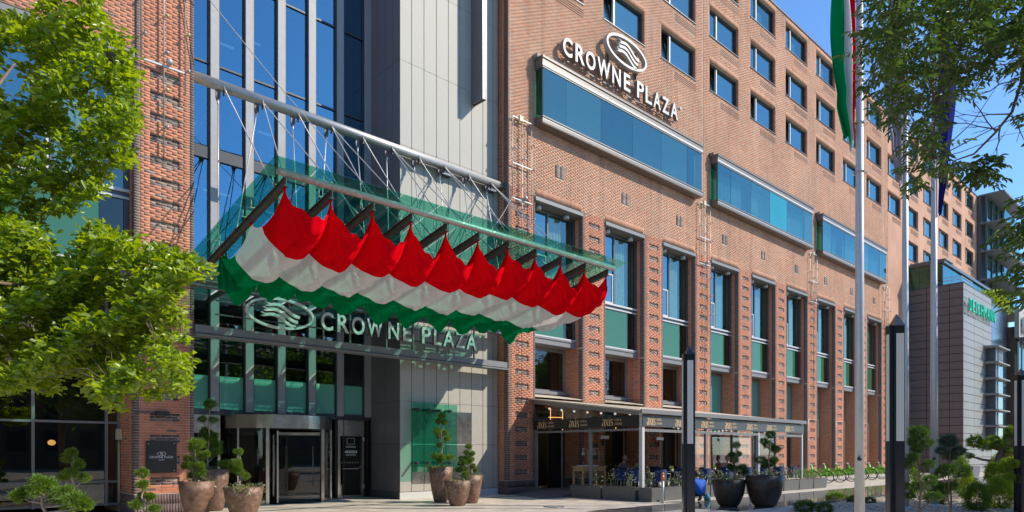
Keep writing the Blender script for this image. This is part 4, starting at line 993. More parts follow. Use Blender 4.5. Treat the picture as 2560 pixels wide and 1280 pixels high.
e_ = MB(); waves(e_, 26.0, 20.27, .72, YU-.12, .18, 16, 1.75); e_.build('wave_emblem', 'letter_steel', ws)
for X in (24.9, 27.0): MB().box((X-.02, W-.12, 19.5), (X+.02, W-.02, 20.8)).build('mount', 'alu_dark', ws)
# ================================================================= DRAPED CLOTH
dr = thing('tricolour_drape', 'red, white and green cloth swagged under the glass canopy in scallops', 'drape', (12.7, 17, 6))
def drape():
    NU, NV = 34, 90
    PINS = [14.96, 16.80, 18.74]
    y_of = lambda t: 14.93+t*(19.15-14.93)
    rb = random.Random(5)
    amp = [rb.uniform(.84, 1.16) for _ in range(10)]; amp[1] *= 1.06; amp[4] *= 1.08; amp[6] *= 1.05
    ph = [rb.uniform(0, 6) for _ in range(10)]
    def pos(b, u, y):
        t = (y-14.93)/(19.15-14.93)
        if y < PINS[1]: s = (y-PINS[0])/(PINS[1]-PINS[0])
        elif y < PINS[2]: s = (y-PINS[1])/(PINS[2]-PINS[1])
        else: s = (y-PINS[2])*.55
        s = min(max(s, 0), 1) if y < PINS[2] else s
        su = math.sin(PI*u); sv = math.sin(PI*s)
        A = amp[b]
        ty = (y-15)/3.9; At = .68-.0*ty-(.42*min(1, (y-17.3)/1.3) if y > 17.3 else 0); V2 = 1
        s2 = max(0, (y-14.93)/1.8); mid = su**1.1*(.46*(1-math.exp(-7*s2)))*(1-.75*max(0, min(1, (y-17.0)/2.0)))
        sag = A*max(.2, At)*(.85*su**.50+.15*su*su)+mid+max(sv, 0)**.75*V2*(.05+((.22 if not ((b == 0 and u < .3) or (b == 9 and u > .7)) else .0)*(1-su)+.33*(1-su)))
        if y > 17.6: sag += (y-17.6)*(.10+.24*abs(math.sin(ph[b]*3+2.2*u)))*su
        if y > PINS[2]: sag += .2*(y-PINS[2])*(.9+.6*math.sin(ph[b]+5*u))
        # folds running out from each pin
        fold = 0
        for px_ in (0, 1):
            for pk, py in enumerate(PINS):
                du = (u-px_)*1.147; dv = (y-py); r = math.hypot(du, dv)+.02
                th = math.atan2(dv, du)
                w = math.exp(-((r-.45)/.42)**2)
                fold += w*(.046 if pk == 0 else .024)*math.sin(th*(13+2*((b+px_) % 3))+ph[(b+px_) % 10])
        sag += fold*min(1, su*3+.2)
        X = XB[b]+u*1.147 + .05*math.sin(6*y+ph[b])*su
        yy = y - .28*su*(1-t)**2 + .10*su*math.sin(ph[b]+4*t)
        if t < .06: sag += .05*math.sin(u*23+ph[b])*(1-t/.06)*su
        return (X, yy, zb(y)-.22-sag)
    def seam(k, u):
        c_ = 1-math.sin(PI*u)
        return (14.93, 15.80+.36*c_, 17.50+.30*c_, 19.15)[k]
    for band, (nm, mt, nv) in enumerate((('red_stripe', 'cloth_red', 30), ('white_stripe', 'cloth_white', 40), ('green_stripe', 'cloth_green', 40))):
        m = MB()
        for b in range(10):
            base = len(m.v)
            for j in range(nv+1):
                for i in range(NU+1):
                    u = i/NU; y0, y1 = seam(band, u), seam(band+1, u); m.v.append(pos(b, u, y0+(y1-y0)*j/nv))
            for j in range(nv):
                for i in range(NU):
                    q = base+j*(NU+1)+i; m.f.append((q, q+1, q+NU+2, q+NU+1)); m.mi.append(0); m.sm.append(True)
        m.build(nm, mt, dr)
    kn = MB()
    for b in range(11):
        for y in PINS: kn.ball((XB[b], y, zb(y)-.235), .04, 5)
    kn.build('knots', 'cloth_red', dr, kind='stuff')
    # the loose green tails
    for b in (0, 2, 4, 6, 8, 9):
        t = MB(); x0 = XB[b]; y0 = 18.74; z0 = zb(y0)-.22; n = 10
        gridp = [[(x0+(i/n-.2)*.62*(.15+1.0*(j/8)**.6)+.02*math.sin(i*2.3+j), y0-.12*(j/8)+.05*math.sin(i*1.9+b), z0-(1.0 if b == 0 else .34)*(j/8)*(1-.30*abs(i/n-.4))) for i in range(n+1)] for j in range(9)]
        for j in range(8):
            for i in range(n): t.face([gridp[j][i], gridp[j][i+1], gridp[j+1][i+1], gridp[j+1][i]], 0, True)
        t.build('loose_tail', 'cloth_green', dr)
drape()
# ================================================================= CABLE AND LIGHT FRAMES
def light_frame(x0, ztop, zl, zm, zr, label, wdt=1.07, lower=None):
    t = thing('light_frame', label, 'light frame', (x0, W-.12, zl), 'pipe light frames on the brick pillars'); y = W-.12
    for k, (X, ze) in enumerate(((x0, zl), (x0+wdt/2, zm), (x0+wdt, zr))): MB().tube([(X, y, ztop), (X, y, ze)], .020, 6).build('pipe', 'steel_rust', t)
    for z in ((ztop, ztop-1.85, zl) if not lower else (ztop, 14.3, zl)): MB().beam((x0, y, z), (x0+wdt, y, z), .035, .045).build('rung', 'alu_white', t)
    for k, (X, ze) in enumerate(((x0, zl), (x0+wdt/2, zm), (x0+wdt, zr))):
        z = ztop-.3-.3*k
        while z > ze+.05:
            b = MB(); b.tube([(X, y, z), (X+.04, y-.07, z+.02)], .022, 6); b.ball((X+.06, y-.11, z+.02), .042, 6); b.tube([(X, y+.02, z), (X-.02, W-.015, z)], .010, 5); b.build('lamp_holder', 'bulb_yellow' if int(z*7) % 2 else 'steel_dull', t); z -= 1.0
    MB().box((x0+.35, y-.07, ztop-.1), (x0+.55, y+.02, ztop+.12)).build('junction_box', 'cream_box' if not lower else 'alu_white', t)
    j = MB(); j.ball((x0+wdt/2+.12, y-.08, zl+.12), .09, 7); j.build('sensor', 'steel', t)
    MB().tube([(x0+wdt/2, y+.01, zm), (x0+wdt/2, y+.06, max(2.2, zm-4.5) if not lower else zm-.2)], .010, 5).build('cable', 'black_matte', t)
    return t
light_frame(18.86, 15.05, 11.8, 7.5, 11.0, 'pipe light frame on first brick pillar right of the entrance')
light_frame(32.55, 15.05, 11.8, 7.3, 8.1, 'pipe light frame on brick pillar between the two nearer bay windows')
light_frame(46.15, 15.05, 11.8, 8.0, 10.4, 'pipe light frame on brick pillar between second and third bay windows')
light_frame(59.85, 15.05, 11.8, 8.0, 10.4, 'farthest pipe light frame past the third bay window')
light_frame(5.41, 19.0, 12.08, 9.7, 11.5, 'pipe light frame on the left brick pillar above the tree', 1.10, True)
def sag_line(p, q, s, n=20): return [Vector(p).lerp(Vector(q), k/n)-Vector((0, 0, s*4*(k/n)*(1-k/n))) for k in range(n+1)]
cb = thing('overhead_cable', 'thin slack cable strung from left pillar across to first light frame', 'cable', (12, 19.9, 12)); c = MB(); c.tube(sag_line((5.9, 19.9, 15.4), (13.6, 19.7, 9.3), .25)+sag_line((13.6, 19.7, 9.3), (18.9, 20.0, 11.9), 1.5)[1:], .013, 5); c.build('cable', 'rope', cb)
cb2 = thing('black_cable', 'straight black cable crossing the left brick pillar', 'cable', (6, W-.06, 14)); MB().tube([(6.05, W-.06, 16.5), (6.76, W-.06, 12.4)], .010, 5).build('cable', 'black_matte', cb2)
# ================================================================= CAFE PAVILION
PX0, PX1, PY0, PY1 = 20.2, 33.0, 14.74, 20.0
DECK = .18
pv = thing('cafe_pavilion', 'open cafe pavilion with sloping awning roof and black lettered banner', 'pavilion', (PX0, PY0, 0))
MB().box((PX0-.1, PY0-.1, .004), (PX1+.1, W-.02, DECK)).build('deck', 'rug', pv)
b = MB(); b.hexa([(19.85, PY0-.15, 3.12), (PX1+.1, PY0-.15, 3.12), (PX1+.1, W-.03, 3.84), (19.85, W-.03, 3.84)], [(19.85, PY0-.15, 3.17), (PX1+.1, PY0-.15, 3.17), (PX1+.1, W-.03, 3.89), (19.85, W-.03, 3.89)]); b.build('awning', 'awning', pv)
b = MB(); b.hexa([(PX0-.06, PY0-.1, 2.98), (PX0+.06, PY0-.1, 2.98), (PX0+.06, W-.03, 3.68), (PX0-.06, W-.03, 3.68)], [(PX0-.06, PY0-.1, 3.118), (PX0+.06, PY0-.1, 3.118), (PX0+.06, W-.03, 3.835), (PX0-.06, W-.03, 3.835)]); b.build('side_rafter', 'awning_edge', pv)
for X in (24.4, 28.7, 32.94): MB().beam((X, PY0, 3.03), (X, W-.05, 3.72), .07, .12).build('rafter', 'awning_edge', pv)
MB().box((19.9, PY0-.22, 3.05), (PX1+.1, PY0-.16, 3.20)).build('gutter', 'alu_light', pv)
for X, Y, w, mm in ((PX0, PY1, .10, 'alu_light'), (PX0, 17.1, .10, 'alu_light'), (PX0, PY0, .14, 'alu_white'), (28.7, PY0, .10, 'alu_white'), (PX1, PY0, .10, 'alu_white'), (24.4, PY0, .09, 'alu_light')):
    MB().box((X-w/2, Y-w/2, .0), (X+w/2, Y+w/2, 3.1)).build('post', mm, pv)
MB().box((PX0-.04, PY0+.04, 2.46), (PX0+.04, PY1, 2.54)).build('rail', 'alu_light', pv); MB().box((PX0, PY0-.04, 2.42), (PX1, PY0+.04, 2.52)).build('rail', 'alu_light', pv)
MB().box((PX0-.085, PY0+.06, 2.60), (PX0-.06, PY1+.08, 2.99)).build('side_banner', 'banner_black', pv)
MB().box((PX0-.08, PY0-.10, 2.60), (PX1+.06, PY0-.075, 3.0)).build('front_banner', 'banner_grey', pv)
# lettering: high contrast small letters drawn from strokes
def stroke(b, fn, pts, ws):
    L_, R_ = [], []
    for k, p in enumerate(pts):
        p0 = pts[max(k-1, 0)]; p1 = pts[min(k+1, len(pts)-1)]; dx, dy = p1[0]-p0[0], p1[1]-p0[1]; l = math.hypot(dx, dy) or 1
        nx, ny = -dy/l, dx/l; w = ws[k]/2; L_.append((p[0]+nx*w, p[1]+ny*w)); R_.append((p[0]-nx*w, p[1]-ny*w))
    for k in range(len(pts)-1): b.face([fn(*L_[k]), fn(*L_[k+1]), fn(*R_[k+1]), fn(*R_[k])])
def arc2(cx, cy, rx, ry, a0, a1, n=9): return [(cx+rx*math.cos(math.radians(a0+(a1-a0)*k/n)), cy+ry*math.sin(math.radians(a0+(a1-a0)*k/n))) for k in range(n+1)]
def word_axis(b, fn):
    P = arc2(.26, .74, .19, .21, 165, 0); stroke(b, fn, P, [.10]+[.06]*3+[.07]*3+[.12]*3); stroke(b, fn, [(.45, .74), (.45, .10), (.52, .02)], [.15, .15, .06])
    stroke(b, fn, arc2(.25, .26, .19, .25, 75, 300), [.05, .05, .07, .10, .13, .14, .12, .09, .06, .05])
    stroke(b, fn, [(.66, .92), (1.08, .03)], [.15, .15]); stroke(b, fn, [(1.07, .92), (.66, .03)], [.045, .045])
    for x in (.60, .98): stroke(b, fn, [(x, .92), (x+.16, .92)], [.04, .04])
    for x in (.59, .98): stroke(b, fn, [(x, .03), (x+.16, .03)], [.04, .04])
    stroke(b, fn, [(1.33, .9), (1.33, .03)], [.15, .15]); stroke(b, fn, [(1.22, .9), (1.33, .9)], [.04, .04]); stroke(b, fn, [(1.22, .03), (1.45, .03)], [.04, .04])
    c = arc2(1.33, 1.17, .075, .075, 0, 360, 10); b.face([fn(*p) for p in c[:-1]])
    stroke(b, fn, arc2(1.76, .71, .16, .20, 30, 260), [.05]*3+[.10]*4+[.12]*3); stroke(b, fn, [(1.70, .53), (1.86, .40)], [.13, .13]); stroke(b, fn, arc2(1.74, .24, .17, .22, 60, -150), [.12]*4+[.08]*3+[.05]*3)
    stroke(b, fn, [(1.58, .02), (1.58, .22)], [.05, .05]); stroke(b, fn, [(1.91, .72), (1.91, .92)], [.05, .05])
def banner_text(o, ux, scale, lt):
    o = Vector(o); ux = Vector(ux)
    fn = lambda a, c: o+ux*(a*scale)+Vector((0, 0, c*scale))
    b = MB(); word_axis(b, fn); b.build('lettering', lt, pv)
    for txt, dz in (('CAF\u00c9 &', .66), ('LOUNGE', .12)): put_text(txt, 'lettering', lt, pv, o+ux*(2.25*scale)+Vector((0, 0, dz*scale)), ux, (0, 0, 1), w=(1.30 if 'L' in txt else 1.14)*scale, h=(.30 if 'L' in txt else .38)*scale, ext=.0)
sc = .235
for y in (19.86, 18.13, 16.48): banner_text((PX0-.0875, y, 2.655), (0, -1, 0), sc*1.12, 'gold_letter')
for k in range(7): banner_text((20.36+k*1.79, PY0-.1025, 2.655), (1, 0, 0), sc*1.12, 'gold_letter')
# clear side screens, string of bulbs, heaters
for X0_, X1_ in ((24.6, 26.6), (26.65, 28.6), (28.8, 30.9), (30.95, 32.9)):
    MB().box((X0_, 16.0, DECK), (X1_, 16.02, 2.5)).build('clear_screen', 'clear_panel', pv)
b = MB()
for X in (24.6, 28.7, 30.9, 32.9): b.box((X-.05, 15.96, DECK), (X+.05, 16.04, 2.58))
b.box((24.6, 15.96, 2.5), (32.9, 16.04, 2.58)); b.build('screen_frame', 'alu_dark', pv)
MB().box((PX0+.02, PY0+.1, 3.0), (PX0+.03, PY1, 3.62)).build('gable_screen', 'clear_panel', pv)
def string_lights(p, q, n, s, lab):
    t = thing('string_lights', lab, 'string lights', p); MB().tube(sag_line(p, q, s, 16), .008, 4).build('cord', 'black_matte', t)
    for k in range(n):
        f = (k+.5)/n; c = Vector(p).lerp(Vector(q), f)-Vector((0, 0, s*4*f*(1-f)+.05)); MB().ball(c, .045, 6).build('bulb', 'bulb_white', t)
string_lights((20.3, 19.7, 3.55), (20.3, 15.0, 3.10), 7, .06, 'string of pale bulbs under the sloping side edge of the cafe roof')
string_lights((24.4, 16.3, 2.8), (28.4, 16.0, 2.75), 14, .15, 'dense string of bulbs hanging behind the long cafe banner')
string_lights((28.9, 16.3, 2.75), (32.8, 16.0, 2.75), 7, .1, 'sparse string of bulbs at far end of cafe behind banner')
for X, lab in ((24.3, 'infrared heater bar on the second pillar inside the cafe'), (28.6, 'infrared heater bar on the third pillar inside the cafe')):
    h = thing('patio_heater', lab, 'heater', (X, W-.2, 2.5)); MB().box((X-.05, W-.18, 2.30), (X+.55, W-.06, 2.44)).build('body', 'steel', h); MB().beam((X+.2, W-.12, 2.3), (X+.3, W-.02, 2.0), .05, .10).build('arm', 'black_matte', h); MB().tube([(X-.5, W-.1, 2.62), (X-.1, W-.1, 2.60)], .015, 5).build('rod', 'steel', h)
MB_ = MB(); MB_.tube([(20.45, 21.0, 2.65), (20.45, 21.0, 4.3)], .02, 6); MB_.tube([(21.2, 21.0, 2.65), (21.2, 21.0, 4.3)], .02, 6); MB_.tube([(20.3, 21.0, 3.25), (21.2, 21.0, 3.3)], .015, 6)
nl = thing('neon_tubes', 'thin yellow light tubes glowing behind the gable of the cafe roof', 'neon light', (20.8, 20.4, 2.6))
for (a, c) in (((20.62, 19.6, 2.62), (20.62, 19.6, 3.50)), ((21.35, 19.6, 2.62), (21.35, 19.6, 3.42)), ((20.5, 19.6, 3.12), (21.35, 19.6, 3.14)), ((24.9, 19.6, 3.2), (25.6, 19.6, 3.22)), ((24.9, 19.6, 2.7), (24.9, 19.6, 3.3))): MB().tube([a, c], .011, 6).build('tube', 'warm_lamp', nl)
ps = thing('pavilion_speaker', 'small black speaker fixed to the wall end post of the cafe', 'speaker', (20.05, 19.95, 3.0)); MB().lathe((20.05, 19.9, 2.92), [(.07, 0), (.10, .06), (.08, .28), (.03, .36)], 14).build('body', 'black_matte', ps); MB().box((20.03, 19.88, 3.2), (20.15, 19.92, 3.45)).build('bracket', 'black_matte', ps)
rg = thing('entrance_rug', 'dark ramp mat at the cafe entrance by the first brick pillar', 'mat', (19.3, 18.8, 0)); b = MB(); b.hexa([(17.9, 17.5, .003), (20.1, 17.5, .003), (20.1, W-.05, .003), (18.9, W-.05, .003)], [(17.95, 17.5, .012), (20.1, 17.5, .17), (20.1, W-.05, .17), (18.95, W-.05, .012)]); b.build('mat', 'rug', rg)
# ================================================================= FOLIAGE TOOLS
def leaves(name, P, Nrm, size, mat, parent=None, width=.42, fold=.25, loc=None, curl=.15, label=None, kind=None):
    """one mesh of many real little leaves: P positions, Nrm leaf directions (tip way)"""
    P = np.asarray(P, float); D = np.asarray(Nrm, float); n = len(P)
    D = D/(np.linalg.norm(D, axis=1)[:, None]+1e-9)
    up = rng.normal(size=(n, 3))*.45+np.array([.25, -.25, 1.0])
    Sd = np.cross(D, up); Sd /= (np.linalg.norm(Sd, axis=1)[:, None]+1e-9); Up = np.cross(Sd, D)
    s = np.asarray(size, float)*np.ones(n)*(rng.uniform(.55, 1.25, n)); s = s[:, None]
    w = width
    b = P; t = P+D*s-Up*s*curl; m1 = P+D*s*.35; m2 = P+D*s*.72-Up*s*curl*.4
    V = np.stack([b, m1+Sd*s*w*.42+Up*s*fold*w, m2+Sd*s*w*.5+Up*s*fold*w, t, m2-Sd*s*w*.5+Up*s*fold*w, m1-Sd*s*w*.42+Up*s*fold*w], 1).reshape(-1, 3)
    org = np.array(ORG[parent]) if parent is not None else (np.array(loc) if loc is not None else np.zeros(3))
    V = V-org
    base = (np.arange(n)*6)[:, None]; F = np.concatenate([base+np.array([0, 1, 2, 3]), base+np.array([0, 3, 4, 5])], 1).reshape(-1)
    me = bpy.data.meshes.new(name); me.vertices.add(n*6); me.vertices.foreach_set('co', V.ravel())
    me.loops.add(n*8); me.loops.foreach_set('vertex_index', F.astype(np.int32)); me.polygons.add(n*2)
    me.polygons.foreach_set('loop_start', (np.arange(n*2)*4).astype(np.int32)); me.polygons.foreach_set('loop_total', np.full(n*2, 4, np.int32))
    me.materials.append(MATS[mat]); me.update(calc_edges=True)
    o = bpy.data.objects.new(name, me); C.objects.link(o)
    if parent is not None: o.parent = parent; ORG[o] = ORG[parent]
    elif loc is not None: o.location = loc; ORG[o] = Vector(loc)
    if kind: o['kind'] = kind
    return o
def rdir(n):
    v = rng.normal(size=(n, 3)); return v/np.linalg.norm(v, axis=1)[:, None]
def pom(name, c, r, parent, mat='leaf_conifer', n=None, flat=.8, leaf=None, shag=.25):
    n = n or int(700+3200*r); d = rdir(n); rad = r*(rng.uniform(.35, 1, n)**.5)
    lump = 1+.22*np.sin(d[:, 0]*5+c[0]*9)+.18*np.sin(d[:, 1]*7+c[2]*5)+.12*np.sin(d[:, 2]*9+c[1]*7)
    r_full = r; rad = rad*.80; P = np.array(c)+d*(rad*lump*rng.uniform(.8, 1.18, n)*(1-shag*.6))[:, None]*np.array([1.12, 1.12, flat]); D = d*np.array([1, 1, .8])+rng.normal(size=(n, 3))*.38+np.array([0, 0, .30])
    return leaves(name, P, D, leaf or max(.05, r*.34), mat, parent, width=.15, fold=.3, curl=.05)
def topiary(px, poms, d, base, label, mat='leaf_conifer', name='topiary_tree', group=None, trunk_r=.022, name_part='foliage_pad', bark='bark_grey', ddx=0):
    """poms: list of (x_px, y_px, r_px); base: (x_px, y_px) of the trunk foot; d: metres from the camera"""
    fb = at_depth(base[0], base[1], d); t = thing(name, label, 'topiary', fb, group)
    cs = []
    for (x, y, r) in poms:
        dd = d+random.uniform(-.5, .5)*r*d/F_PX*2; p = at_depth(x, y, dd); cs.append((p, r*dd/F_PX))
    top = max(cs, key=lambda k: k[0].z)[0]
    line = [fb]
    n = 6
    for k in range(1, n+1):
        p = fb.lerp(top, k/n); p += Vector((math.sin(k*2.1+px)*.04, math.cos(k*1.7+px)*.04, 0))*(1 if k < n else 0); line.append(p)
    b = MB(); b.tube(line, [trunk_r*(1.25-.8*k/n) for k in range(n+1)], 7); b.build('trunk', bark, t)
    br = MB(); any_ = False
    for p, r in cs:
        if (p-top).length < .02: continue
        f = min(max((p.z-fb.z)/(top.z-fb.z+1e-6)-.16, 0.04), .9); q = fb.lerp(top, f)
        mid = q.lerp(p, .55)+Vector((0, 0, -.03)); br.tube([q, mid, p], [trunk_r*.6, trunk_r*.5, trunk_r*.35], 5); any_ = True
    if any_: br.build('branches', bark, t, kind='stuff')
    for p, r in cs: pom(name_part, p, r, t, mat)
    return t
def pot(px, base_px, d, h, rt, label, mat='pot_bronze', shape=0, group='large round planters'):
    p = at_depth(px, base_px, d); p.z = 0.004
    t = thing('planter_pot', label, 'planter', p, group)
    if shape == 0: prof = [(rt*.50, 0), (rt*.58, h*.04), (rt*.78, h*.35), (rt*.93, h*.72), (rt*1.0, h), (rt*.93, h), (rt*.88, h*.90), (.01, h*.90)]
    else: prof = [(rt*.50, 0), (rt*.66, h*.10), (rt*.88, h*.42), (rt*.98, h*.75), (rt*1.0, h), (rt*.93, h), (rt*.90, h*.90), (.01, h*.90)]
    MB().lathe(p, prof, 40).build('pot', mat, t)
    MB().lathe(p+Vector((0, 0, h*.9)), [(rt*.90, .0), (rt*.6, .02), (.01, .03)], 20).build('soil', 'soil', t)
    return t, p
def trailing(parent, c, r, mat, n=260, drop=.2, leaf=.07, hz=.5):
    a = rng.uniform(0, 2*PI, n); rr = r*rng.uniform(.2, 1.15, n)
    P = np.stack([c[0]+rr*np.cos(a), c[1]+rr*np.sin(a), c[2]+rng.uniform(.0, .16, n)-np.maximum(0, rr/r-.9)*drop*2*rng.uniform(0, 3, n)], 1)
    D = np.stack([np.cos(a), np.sin(a), rng.uniform(-.5, .7, n)], 1)+rng.normal(size=(n, 3))*.35
    return leaves('trailing_plant', P, D, leaf, mat, parent, width=.35, kind='stuff')
# ================================================================= POTS AND TOPIARIES
# group at the left of the door
t, p = pot(492, 1300, 17.3, .95, .43, 'bronze pot nearest the plaque, front left of the left group of three', group='bronze planters beside the entrance')
trailing(t, p+Vector((.1, 0, .88)), .36, 'leaf_shrub', 160)
topiary(1, [(491, 1110, 20), (484, 1122, 14), (470, 1147, 13), (478, 1163, 15), (500, 1163, 13), (499, 1140, 16), (515, 1135, 12), (462, 1165, 10), (500, 1180, 16), (480, 1190, 12)], 17.3, (482, 1208), 'low cloud pruned juniper in the front left bronze pot of the left group')
t, p = pot(538, 1285, 19.9, 1.19, .385, 'tall bronze pot standing behind the left group of three', group='bronze planters beside the entrance')
trailing(t, p+Vector((.1, 0, 1.1)), .30, 'leaf_conifer', 160)
topiary(2, [(524, 1010, 17), (506, 1048, 12), (533, 1050, 12), (513, 1080, 16), (530, 1090, 16), (520, 1098, 14), (536, 1112, 18), (540, 1130, 15), (560, 1160, 16)], 19.8, (520, 1176), 'tallest cloud pruned juniper rising from the back pot of left group')
t, p = pot(609, 1300, 17.6, .79, .49, 'broad bronze pot at the right of the left group with trailing greenery', group='bronze planters beside the entrance')
trailing(t, p+Vector((0, -.1, .72)), .45, 'leaf_shrub', 320, drop=.35); trailing(t, p+Vector((-.15, -.3, .66)), .22, 'leaf_conifer', 160, drop=.5)
topiary(3, [(597, 1129, 12), (592, 1155, 13), (595, 1165, 12), (600, 1180, 14), (612, 1190, 14), (590, 1175, 12)], 17.6, (603, 1222), 'slim juniper with yellow tips in the broad trailing pot')
# group before the grey cladding
t, p = pot(1102, 1256, 23.4, 1.19, .41, 'tall bronze pot at the left of the group by the grey cladding', group='bronze planters beside the entrance')
trailing(t, p+Vector((-.15, 0, 1.1)), .42, 'leaf_conifer', 260)
topiary(4, [(1104, 1040, 12), (1095, 1054, 9), (1111, 1056, 9), (1093, 1079, 12), (1113, 1081, 9), (1098, 1090, 9), (1118, 1096, 10), (1099, 1113, 10), (1088, 1140, 12), (1104, 1143, 13), (1098, 1148, 10), (1125, 1144, 11)], 23.3, (1104, 1168), 'tall cloud pruned juniper in front of the green glass screen')
t, p = pot(1178, 1259, 22.9, .93, .38, 'bronze pot at the right of the group by the grey cladding', group='bronze planters beside the entrance')
trailing(t, p+Vector((.1, 0, .85)), .33, 'leaf_shrub', 140)
topiary(5, [(1172, 1116, 9), (1166, 1131, 7), (1180, 1134, 8), (1166, 1143, 7), (1178, 1149, 8), (1182, 1165, 8), (1188, 1175, 8), (1167, 1155, 7)], 22.9, (1177, 1188), 'small cloud pruned juniper in right pot near the brick corner')
t, p = pot(1144, 1264, 21.8, .79, .43, 'squat bronze pot at the front of the group by the cladding', group='bronze planters beside the entrance')
trailing(t, p+Vector((0, -.1, .70)), .43, 'leaf_shrub', 300, drop=.3)
topiary(6, [(1155, 1147, 9), (1152, 1160, 9), (1147, 1175, 9), (1160, 1172, 8), (1165, 1185, 10), (1162, 1155, 7)], 21.8, (1157, 1208), 'short twin stemmed juniper in the squat front pot by the cladding')
# dark pots before the cafe
t, p = pot(1822, 1266, 21.5, .83, .50, 'smaller dark bowl pot before the cafe at left', 'pot_black', 1, 'dark bowl planters before the cafe')
trailing(t, p+Vector((-.3, 0, .78)), .42, 'leaf_conifer_dark', 300, drop=.2)
topiary(7, [(1841, 1113, 12), (1829, 1137, 9), (1845, 1135, 10), (1835, 1150, 12), (1826, 1166, 10), (1833, 1172, 12), (1855, 1168, 12), (1862, 1180, 9)], 21.4, (1835, 1200), 'dark cloud pruned juniper in the smaller dark bowl', 'leaf_conifer_dark')
t, p = pot(1911, 1267, 21.3, .97, .56, 'larger dark bowl pot before the cafe at right', 'pot_black', 1, 'dark bowl planters before the cafe')
trailing(t, p+Vector((.1, 0, .90)), .45, 'leaf_shrub', 160)
topiary(8, [(1926, 1087, 14), (1910, 1103, 11), (1920, 1112, 14), (1940, 1124, 13), (1932, 1118, 10), (1901, 1150, 14), (1925, 1158, 15), (1912, 1165, 10), (1935, 1150, 12)], 21.2, (1921, 1190), 'taller dark cloud pruned juniper in the larger dark bowl', 'leaf_conifer_dark')
# left foreground bed
topiary(9, [(181, 1130, 12), (176, 1145, 20), (199, 1161, 13), (178, 1182, 18), (210, 1195, 16), (160, 1192, 12)], 12.5, (183, 1285), 'bright slim cloud pruned juniper before the dark left window', group=None)
topiary(10, [(100, 1208, 30), (85, 1225, 24), (120, 1215, 22), (45, 1240, 20), (55, 1232, 14), (160, 1232, 28), (145, 1245, 20), (190, 1250, 30), (215, 1262, 20), (175, 1262, 24)], 9.5, (120, 1330), 'broad spreading juniper with flat pads in the lower left corner')
topiary(11, [(357, 1183, 17), (357, 1212, 15), (357, 1238, 10), (375, 1242, 12), (340, 1262, 15), (385, 1272, 15), (350, 1250, 8)], 12.0, (359, 1300), 'small juniper of stacked balls before the left brick pillar')
# ================================================================= GARDEN AT THE RIGHT
def poly_sheet(name, pts, z, mat): b = MB(); b.face([(x, y, z) for x, y in pts]); return b.build(name, mat, kind='structure')
poly_sheet('polished_path', [(15.0, 9.9), (75, 9.9), (75, 12.9), (15.0, 12.9)], .004, 'paving_polished')
poly_sheet('gravel_bed', [(17.2, -6), (70, -6), (70, 9.35), (21.0, 9.35)], .03, 'gravel_base')
poly_sheet('planting_bed', [(-6, 15.8), (5.2, 15.8), (5.2, 20.1), (2.3, 21.4), (-6, 21.4)], .06, 'gravel_base')
b = MB(); b.box((21, 9.35, 0), (70, 9.43, .09)); b.build('bed_edging', 'alu_dark', kind='structure')
b = MB(); b.box((-6, 15.7, 0), (5.25, 15.8, .14)); b.build('bed_kerb', 'kerb', kind='structure')
b = MB(); b.box((14.6, 8.4, .005), (16.9, 10.6, .11)); b.build('stone_step', 'stone_grey', kind='structure')
for (x_, y_, r_) in ((15.5, 14.6, .32), (9.2, 17.4, .28)):
    mh = thing('drain_cover', 'round iron drain cover set in the pale paving '+('before the clad tower' if x_ > 12 else 'left of the revolving door'), 'drain cover', (x_, y_, 0)); MB().lathe((x_, y_, .003), [(r_, 0), (r_, .008)], 28).build('cover', 'alu_dark', mh); MB().lathe((x_, y_, .003), [(r_*.8, 0), (r_*.8, .011)], 24).build('inner_plate', 'steel_dull', mh)
b = MB(); b.box((7.0, 19.2, .003), (18.6, 19.32, .010)); b.build('drain_channel', 'alu_dark', kind='structure')
def pebbles(name, n, fx):
    P = np.array([fx() for _ in range(n)]); s = rng.uniform(.025, .06, n)
    ang = rng.uniform(0, 2*PI, n); tet = np.array([[1, 0, 0], [.2, .9, 0], [-.9, .4, 0], [-.6, -.8, 0], [.5, -.8, 0], [.1, .05, .7]])
    V = np.empty((n, 6, 3))
    for k in range(6):
        x, y, z = tet[k]; V[:, k, 0] = P[:, 0]+s*(x*np.cos(ang)-y*np.sin(ang)); V[:, k, 1] = P[:, 1]+s*(x*np.sin(ang)+y*np.cos(ang)); V[:, k, 2] = P[:, 2]+s*z
    base = (np.arange(n)*6)[:, None]; F = np.concatenate([base+np.array(f) for f in ((0, 1, 5), (1, 2, 5), (2, 3, 5), (3, 4, 5), (4, 0, 5))], 1).reshape(-1)
    me = bpy.data.meshes.new(name); me.vertices.add(n*6); me.vertices.foreach_set('co', V.ravel()); me.loops.add(n*15); me.loops.foreach_set('vertex_index', F.astype(np.int32)); me.polygons.add(n*5)
    me.polygons.foreach_set('loop_start', (np.arange(n*5)*3).astype(np.int32)); me.polygons.foreach_set('loop_total', np.full(n*5, 3, np.int32)); me.materials.append(MATS['pebble']); me.update(calc_edges=True)
    o = bpy.data.objects.new(name, me); C.objects.link(o); o['kind'] = 'stuff'; tagp(o, 'pale loose gravel spread over the planting bed', 'gravel'); return o
pebbles('gravel', 14000, lambda: (lambda u, v: (19.5+u*28, -3+v*12.2, .025))(random.random()**1.5, random.random()))
pebbles('gravel', 2500, lambda: (random.uniform(-3, 5.2), random.uniform(15.9, 20.0), .06))
